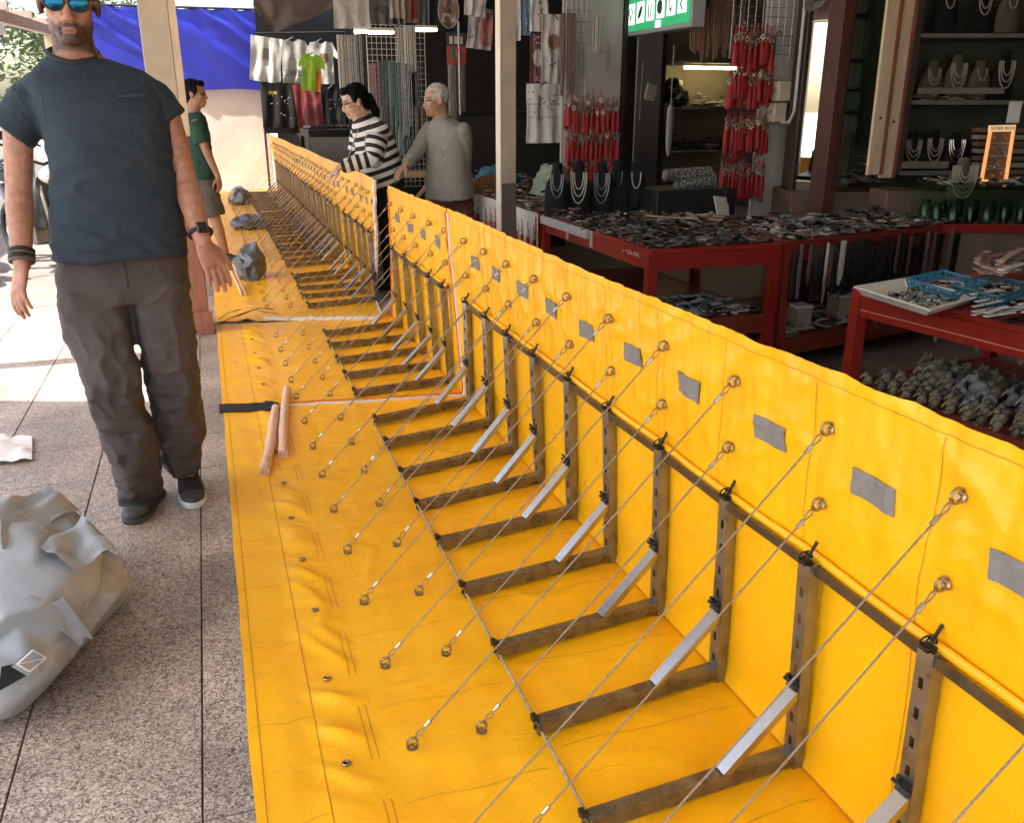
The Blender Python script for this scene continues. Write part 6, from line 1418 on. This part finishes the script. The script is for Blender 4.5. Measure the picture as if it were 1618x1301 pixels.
# glass cabinet left of the cream boards
gcab = thing('glass_cabinet', 'dark glass cabinet with pale boxes behind the cream boards', 'cabinet', AQ(1360, 300, 6.3))
qbox('back', 1335, -60, 1428, 330, 6.62, .02, mat('cabinet_back', (.05, .048, .042), .6, 0, .2, 6), gcab)
for py in (20, 92, 140, 176): qbox('shelf', 1332, py, 1426, py + 4, 6.3, .3, STEEL_D, gcab)
for py0, py1 in ((102, 134), (146, 173), (182, 212)): qbox('pale_box', 1330, py0, 1362, py1, 6.4, .1, mat('cab_box', (.22, .22, .20), .6, 0, .15, 8), gcab)
for px in (1328, 1382): qbox('frame_bar', px, -60, px + 5, 232, 6.28, .02, STEEL_D, gcab)
qbox('pane', 1333, -60, 1426, 232, 6.27, .005, GL, gcab)
jewels('glass trinkets heaped below the glass cabinet', 'glass_heap', lambda r: tuple(AQ(1330 + 50 * r.random(), 290, 6.2 + .3 * r.random()))[:2], AQ(1350, 290, 6.2).z, 120, 72, wts=(4, 1, 5, 0, 1, 4), rr=(.014, .03), hgt=.12)
MB()
lt = AQ(1350, 300, 6.3); tag(MB().box(V((lt.x, lt.y, lt.z / 2 - .01)) + QN * .2, (.9, .5, lt.z - .0), mq, .004).build('low_cupboard', MATS['counter_wood'], None, org=V((lt.x, lt.y, 0))), 'low brown cupboard under the glass cabinet', 'cupboard')
tag(MB().box(AQ(1450, 318, 6.0), (.55, .3, .16), mq, .01).build('brown_chest', MATS['counter_wood'], None, org=AQ(1450, 318, 6.0)), 'brown chest between the cupboard and the glass counter', 'chest')

# ---- hanging shirts
def shirt(label, box, Y, m, kind='tee', prints=(), tilt=0.0, grp=None, seed=1, name='hanging_shirt'):
    x0, y0, x1, y1 = box; A = AY(x0, y0, Y); B = AY(x1, y0, Y); C_ = AY((x0 + x1) / 2, y1, Y); w = (B - A).length; h = A.z - C_.z; top = (A + B) / 2
    t = thing(name, label, 'shirt', V((top.x, Y, C_.z)), grp); mb = MB(); rot = Matrix.Rotation(tilt, 3, 'Y')
    def pt(a, b): # a -.5..5 across, b 0..1 down
        d = .022 * nz(a * 6 + seed * 3.1, b * 3, seed) + .012 * math.sin(a * 16 + seed) * (.3 + b)
        return V((top.x, Y, top.z)) + rot @ V((a * w, d, -b * h))
    bw = .36 if kind == 'tee' else .5
    def body(u, v):
        a = -bw + 2 * bw * u; b = v
        if kind == 'tee': b = v + (1 - v) * (.055 * abs(a / bw) ** 1.0 + .075 * max(0, 1 - (abs(a) / .12) ** 2))
        return pt(a * (1 - .03 * math.sin(v * 3.1)), b)
    mb.sheet(body, 16, 18, .012, (0, 1, 0))
    if kind == 'tee':
        for k in (-1, 1):
            def slv(u, v, k=k):
                p = (.345 * k, .05); q = (.345 * k, .34); r_ = (.50 * k, .30); s = (.475 * k, .42)
                a = p[0] + (r_[0] - p[0]) * u; b = p[1] + (r_[1] - p[1]) * u; c = q[0] + (s[0] - q[0]) * u; d = q[1] + (s[1] - q[1]) * u
                return pt(a + (c - a) * v, b + (d - b) * v)
            mb.sheet(slv, 6, 6, .014, (0, 1, 0))
    mb.build('cloth', m, t, 60)
    for (kind2, a0, b0, a1, b1, pm2) in prints:
        pr = MB()
        if kind2 == 'rect': pr.sheet(lambda u, v: pt(a0 + (a1 - a0) * u, b0 + (b1 - b0) * v) - V((0, .004, 0)), 8, 8, .001, (0, 1, 0))
        elif kind2 == 'oval': pr.grid(lambda u, v: pt((a0 + a1) / 2 + (a1 - a0) / 2 * math.cos(u * 6.2832) * v, (b0 + b1) / 2 + (b1 - b0) / 2 * math.sin(u * 6.2832) * v) - V((0, .004, 0)), 20, 3)
        elif kind2 == 'ring': pr.tube([pt((a0 + a1) / 2 + (a1 - a0) / 2 * math.cos(i / 20 * 6.2832), (b0 + b1) / 2 + (b1 - b0) / 2 * math.sin(i / 20 * 6.2832)) - V((0, .006, 0)) for i in range(20)], .006, 5, True)
        elif kind2 == 'marks':
            rr = random.Random(seed)
            for i in range(14):
                a, b = rr.uniform(a0, a1), rr.uniform(b0, b1); l = rr.uniform(.02, .06); pr.tube([pt(a, b) - V((0, .006, 0)), pt(a + l * rr.uniform(-1, 1), b + l * .6 * rr.uniform(-1, 1)) - V((0, .006, 0))], .005, 4)
        else:
            text('print', kind2, (a1 - a0) * w, pt((a0 + a1) / 2, (b0 + b1) / 2) - V((0, .02, 0)), (R(90), 0, 0), pm2, t); continue
        po_ = pr.build('print', pm2, t)
        if kind2 == 'marks': tag(po_, kind='stuff')
    if False: pass
    MB().tube([pt(-.2, .08) + V((0, .006, 0)), pt(0, -.03), pt(.2, .08) + V((0, .006, 0))], .006, 5).build('hanger', STEEL_D, t)
    return t
CW = lambda n, c, r=.75: mat('cloth_' + n, c, r, 0, .1, 20, .15, 80)
WT_ = CW('white', (.62, .60, .57)); GT = CW('grey', (.30, .28, .27)); BK = CW('black', (.008, .0075, .008), .4); RD = CW('maroon', (.24, .045, .045), .35); NV = CW('navy', (.010, .011, .022)); LB = CW('lightblue', (.16, .26, .36)); CRM = CW('cream', (.45, .38, .31)); PR = mat('print_dark', (.07, .06, .06), .7, 0, .2, 30); PW = mat('print_pale', (.55, .5, .45), .7, 0, .2, 30); PRD = mat('print_red', (.45, .06, .06), .7, 0, .2, 30); PBR = mat('print_brown', (.26, .14, .1), .7, 0, .2, 30)
Y1 = 16.4
shirt('white T-shirt hanging beside the blue tarpaulin', (396, 58, 446, 130), Y1, WT_, 'flat', (('rect', -.1, .25, .1, .5, GT),), .12, seed=1)
shirt('pale grey T-shirt with printed lines next to the white one', (434, 60, 490, 133), Y1 + .1, CW('palegrey', (.42, .39, .37)), 'tee', (('marks', -.2, .2, .2, .45, PR), ('LEVEL', -.22, .72, .0, .8, PR)), seed=2)
shirt('white T-shirt with a brown print behind the neon one', (482, 63, 532, 133), Y1 + .1, CW('offwhite', (.50, .46, .43)), 'tee', (('rect', -.05, .3, .2, .5, PBR),), seed=3)
shirt('neon green T-shirt with orange edge hanging in front', (472, 84, 515, 144), Y1 - .3, mat('neon_green', (.38, .68, .04), .6, 0, .15, 10), 'tee', (('rect', .18, .45, .36, .98, mat('neon_orange', (.75, .16, .02), .6, 0, .1, 10)),), .12, seed=4)
shirt('black T-shirt in a plastic bag with pale print, lower left of the stall', (412, 130, 472, 202), Y1, BK, 'flat', (('marks', -.25, .3, .25, .85, PW), ('rect', -.3, .2, -.1, .26, mat('print_yellow', (.5, .38, .05), .6, 0, .1, 10))), .04, seed=5)
shirt('maroon T-shirt in a shiny plastic bag', (462, 132, 506, 204), Y1 - .05, RD, 'flat', (('marks', -.2, .2, .2, .8, CW('rose', (.4, .12, .12))),), -.05, seed=6)
shirt('black T-shirt in a bag right of the maroon one', (504, 136, 546, 200), Y1, BK, 'flat', (('marks', -.25, .3, .25, .7, GT),), seed=7)
Y2 = 12.0
shirt('white T-shirt with grey print hanging at the top of the stall', (524, -25, 582, 46), Y2, WT_, 'flat', (('marks', -.2, .2, .3, .8, GT),), seed=8)
shirt('grey T-shirt lettered ACS at the top of the stall', (580, -30, 620, 40), Y2 + .1, CW('midgrey', (.20, .185, .185)), 'flat', (('ACS', -.16, .55, .16, .75, PR),), seed=9)
shirt('cream trousers with dark fringe hanging above the wire grid', (614, -40, 638, 38), Y2 - .2, CRM, 'flat', (('rect', -.5, .88, .5, 1.0, PR),), seed=10, name='hanging_trousers')
shirt('red and white T-shirt hanging above the wire grid', (636, -35, 662, 36), Y2 - .1, CW('redwhite', (.55, .30, .29)), 'flat', (('rect', .05, .1, .45, .9, PRD),), .05, seed=11)
shirt('blue-grey T-shirts in plastic beside the navy one', (658, -30, 684, 42), Y2, CW('bluegrey', (.20, .22, .26), .35), 'flat', (('marks', -.3, .1, .3, .9, PW),), seed=12)
shirt('navy T-shirt with an oval badge print', (676, -40, 738, 50), 11.0, NV, 'flat', (('oval', -.26, .30, .26, .95, mat('badge_brown', (.22, .12, .1), .6, 0, .2, 30)), ('ring', -.26, .30, .26, .95, PW), ('rect', -.17, .68, .17, .84, PW), ('oval', -.16, .36, .16, .6, CW('badge_rose', (.42, .3, .28)))), seed=13)
shirt('white shirt hanging just left of the slim pillar', (738, -30, 772, 26), 7.6, CW('whiteb', (.55, .50, .50)), 'flat', (('marks', -.2, .5, .3, .9, GT),), .12, seed=14)
shirt('rose and grey T-shirt with red print behind the slim pillar', (742, 12, 780, 78), 7.7, CW('greyrose', (.40, .36, .36)), 'flat', (('rect', .02, .1, .5, .9, CW('rosered', (.36, .12, .13))), ('marks', -.4, .3, -.05, .8, PR), ('15', .1, .55, .5, .9, PW)), .10, seed=15)
Y3 = 7.0
shirt('white T-shirt in plastic right of the slim pillar', (796, -30, 822, 64), Y3, CW('whitec', (.5, .47, .47), .3), 'flat', (('marks', -.3, .3, .3, .9, GT),), seed=16)
shirt('light blue T-shirt in plastic right of the slim pillar', (818, -30, 842, 56), Y3, LB, 'flat', (('marks', -.3, .3, .3, .9, PW),), seed=17)
shirt('white T-shirt with dark print next to the light blue one', (838, -30, 868, 50), Y3 - .05, CW('whited', (.58, .54, .54)), 'flat', (('marks', -.2, .4, .3, .8, PR),), seed=18)
shirt('maroon printed banner-shirt hanging left of the white shirts', (838, 52, 860, 133), Y3 - .05, CW('maroonb', (.17, .06, .07)), 'flat', (('oval', -.3, .3, .4, .65, PW), ('marks', -.4, .05, .4, .25, PW), ('marks', -.4, .85, .4, .95, PW)), seed=19)
shirt('white T-shirt with an elephant-like print at the shop corner', (856, 22, 892, 134), Y3 - .1, CW('whitee', (.56, .52, .50)), 'flat', (('oval', -.25, .28, .3, .5, PBR), ('marks', -.25, .52, .3, .72, PR)), seed=20)
shirt('long white shirt with grey drawings, lowest at the shop corner', (833, 132, 889, 226), Y3 - .12, CW('whitef', (.60, .58, .56)), 'flat', (('marks', -.4, .1, .4, .5, GT), ('rect', -.2, .2, -.1, .65, GT), ('marks', -.1, .2, .3, .6, PR), ('rect', -.45, .33, .45, .345, GT), ('rect', -.45, .55, .45, .565, GT)), seed=21)
# taupe plastic sheet over the stall
tps = MB(); 
def tsf(u, v):
    e = 20 + 32 * math.sin(u * 2.2) if False else 0
    px = 400 + 128 * u; yb = 8 + 44 * (1 - abs(u - .25) / .75) ** .8 if u > .25 else 10 + 42 * (u / .25); return AY(px, -40 + (yb + 40) * v, 15.2) + V((0, .12 * nz(u * 4, v * 3, 2), 0))
tps.sheet(tsf, 40, 14, .004, (0, 1, 0)); tag(tps.build('plastic_sheet', mat('taupe_plastic', (.17, .135, .115), .55, 0, .12, 6, .1, 30), None, 60, org=AY(460, 0, 15.2)), 'taupe plastic sheet hanging over the T-shirt stall', 'sheet')
rk = MB(); p, q = AY(405, 52, Y1 + .15), AY(545, 50, Y1 + .15); rk.tube([p, q], .015, 8); rk.tube([p, V((p.x, p.y, 0))], .02, 8); rk.tube([q, V((q.x, q.y, 0))], .02, 8); tag(rk.build('clothes_rack', STEEL_D, None, org=V((p.x, p.y, 0))), 'dark clothes rack carrying the T-shirts at the far end', 'rack')
bk_ = MB(); p, q = AY(405, 52, Y1 + .3), AY(560, 200, Y1 + .3); bk_.b2((p.x, Y1 + .28, q.z - .1), (q.x + .4, Y1 + .31, p.z + .5)); tag(bk_.build('backing_cloth', BK, None, org=V((p.x, Y1 + .3, q.z))), 'black backing cloth behind the T-shirts', 'cloth')
# table with wrapped goods in front of the T-shirts
TD = [(1.42, 13.2), (3.0, 13.2), (3.0, 14.4), (1.42, 14.4)]; zt = AY(490, 205, 13.2).z
td = table('goods_table', 'dark table with plastic-wrapped clothes at the far end behind the barrier', TD, zt, mats=(STEEL_D, STEEL_D)); MB().b2((1.43, 13.19, .3), (2.99, 13.199, zt - .1)).build('cloth_front', GT, td)
rnd = random.Random(5)
for i in range(14):
    x, y = rnd.uniform(1.55, 2.85), rnd.uniform(13.35, 14.2); o = MB(); o.box((x, y, zt + .03), (.3, .22, .05), Matrix.Rotation(rnd.uniform(-.4, .4), 3, 'Z'), .015); tag(o.build('wrapped_clothes', [mat('wrap_grey', (.3, .28, .28), .2, 0, .2, 30), mat('wrap_dark', (.06, .05, .06), .2, 0, .2, 30), mat('wrap_violet', (.14, .09, .13), .2, 0, .2, 30)][i % 3], None, org=V((x, y, zt))), 'plastic-wrapped folded clothes on the dark far table', 'packet', 'wrapped clothes on the far table')
# wire grid with necklaces behind the old man
YG = 9.5; a = AY(578, 38, YG); b = AY(676, 232, YG)
gg = thing('wire_rack', 'white wire grid rack hung with necklaces behind the old man', 'rack', (a.x, YG, 0)); g1 = MB()
nx_ = 13
for i in range(nx_): x = a.x + (b.x - a.x) * i / (nx_ - 1); g1.tube([(x, YG, b.z - .4), (x, YG, a.z)], .004 if i in (0, nx_ - 1) else .0025, 5)
for i in range(29): z = b.z - .4 + (a.z - b.z + .4) * i / 28; g1.tube([(a.x, YG - .004, z), (b.x, YG - .004, z)], .0025, 5)
g1.build('grid', WHITE, gg)
for x in (a.x, b.x): MB().tube([(x, YG, 0), (x, YG, b.z - .4)], .012, 8).build('leg', STEEL, gg)
spec = [(590, 100, .85, JM[3], 8, 'rose'), (606, 96, .7, JM[0], 8, 'black'), (622, 98, .72, JM[4], 8, 'dark green'), (634, 42, .6, JM[5], 9, 'long cream'), (648, 40, .45, JM[5], 7, 'cream'), (640, 100, .7, JM[2], 8, 'grey'), (655, 98, .6, JM[0], 6, 'black beaded'), (628, 160, .6, mat('bead_sage', (.22, .28, .24), .4, 0, .2, 40), 6, 'sage green'), (612, 168, .5, JM[0], 9, 'lower black'), (645, 168, .5, JM[4], 8, 'lower green'), (662, 168, .5, JM[1], 6, 'lower brown')]
for i, (px, py, l, m, n_, cname) in enumerate(spec):
    o = inst('necklace_bunch', strand_mesh('necklace_bunch', l, m, .055, n_, .007, 80 + i), None, AY(px, py, YG - .05 - .01 * (i % 3))); tag(o, 'bunch of %s necklaces on the white wire grid' % cname, 'necklaces')
for i, (px, l, m, lab) in enumerate(((562, .9, JM[2], 'grey scarves hanging left of the white wire grid'), (548, .7, JM[5], 'pale striped scarf hanging behind the woman'))):
    o = inst('hanging_scarves', strand_mesh('hanging_scarves', l, m, .09, 9, .022, 95 + i), None, AY(px, 55, 10.2)); tag(o, lab, 'scarves')
# stall lamps
for (x0, x1, py, Yl, lab) in ((560, 580, 50, 10.6, 'lit lamp tube left of the white wire grid'), (582, 622, 51, 10.3, 'lit lamp tube behind the white wire grid'), (656, 690, 47, 10.3, 'lit lamp tube right of the white wire grid')):
    p, q = AY(x0, py, Yl), AY(x1, py - 1, Yl); t = thing('lamp_tube', lab, 'lamp', p, 'stall lamp tubes'); MB().tube([p, q], .02, 8).build('tube', mat('yellow_tube', (.9, .9, .5), .4, 0, .02, 3, emit=(1, .95, .55), estr=3.0), t); MB().b2((p.x, p.y - .02, p.z + .022), (q.x, p.y + .02, p.z + .05)).build('fitting', WHITE, t)
# red card and hangings near the old man
cdd = thing('red_card', 'red card with green and red ovals hanging behind the old man', 'card', AY(722, 100, 9.0)); p, q = AY(707, 102, 9.0), AY(736, 52, 9.0)
MB().b2((p.x, 9.0, p.z), (q.x, 9.01, q.z - .12)).build('card', CW('cardred', (.45, .07, .06)), cdd); MB().b2((p.x, 9.0, q.z - .118), (q.x, 9.01, q.z)).build('dark_top', PR, cdd)
MB().ell((p.x + .06, 8.995, p.z + .1), (.022, .004, .06)).build('oval', mat('oval_green', (.02, .2, .08), .5, 0, .1, 10), cdd); MB().ell((p.x + .105, 8.995, p.z + .1), (.022, .004, .06)).build('oval', PRD, cdd)
for i in range(3):
    x = p.x + .04 + i * .05; MB().b2((x - .016, 8.99, q.z - .10), (x + .016, 8.999, q.z - .03)).build('mark', PW, cdd)
o = inst('hanging_scarves', strand_mesh('hanging_scarves', .65, CW('scarfgrey', (.20, .17, .165)), .08, 8, .022, 99), None, AY(718, 102, 8.95)); tag(o, 'grey scarves hanging below the red card', 'scarves')
# dark goods cabinet between old man and pillar
cb_ = thing('dark_cabinet', 'tall dark cabinet in the stall behind the slim pillar', 'cabinet', (2.75, 9.0, 0)); MB().b2((2.42, 8.9, 0), (3.6, 9.4, 1.35), .01).build('body', DARKW, cb_); MB().tube([(2.44, 8.88, 1.35), (2.44, 8.88, 2.2)], .012, 6).build('post', STEEL, cb_); MB().b2((2.42, 8.88, 1.352), (3.6, 9.42, 1.38)).build('top', STEEL_D, cb_)
# wooden trestle behind the woman
tz_ = thing('low_trestle', 'low pale wooden trestle behind the barrier between woman and old man', 'trestle', (1.85, 9.0, 0))
for x in (1.62, 2.1): MB().bar((x, 8.9, 0), (x, 8.9, .8), .05, .05).build('leg', WOODP, tz_)
MB().bar((1.55, 8.9, .79), (2.17, 8.9, .79), .05, .06).build('rail', WOODP, tz_); MB().bar((1.62, 8.87, .2), (2.1, 8.87, .7), .04, .03).build('brace', WOODP, tz_)
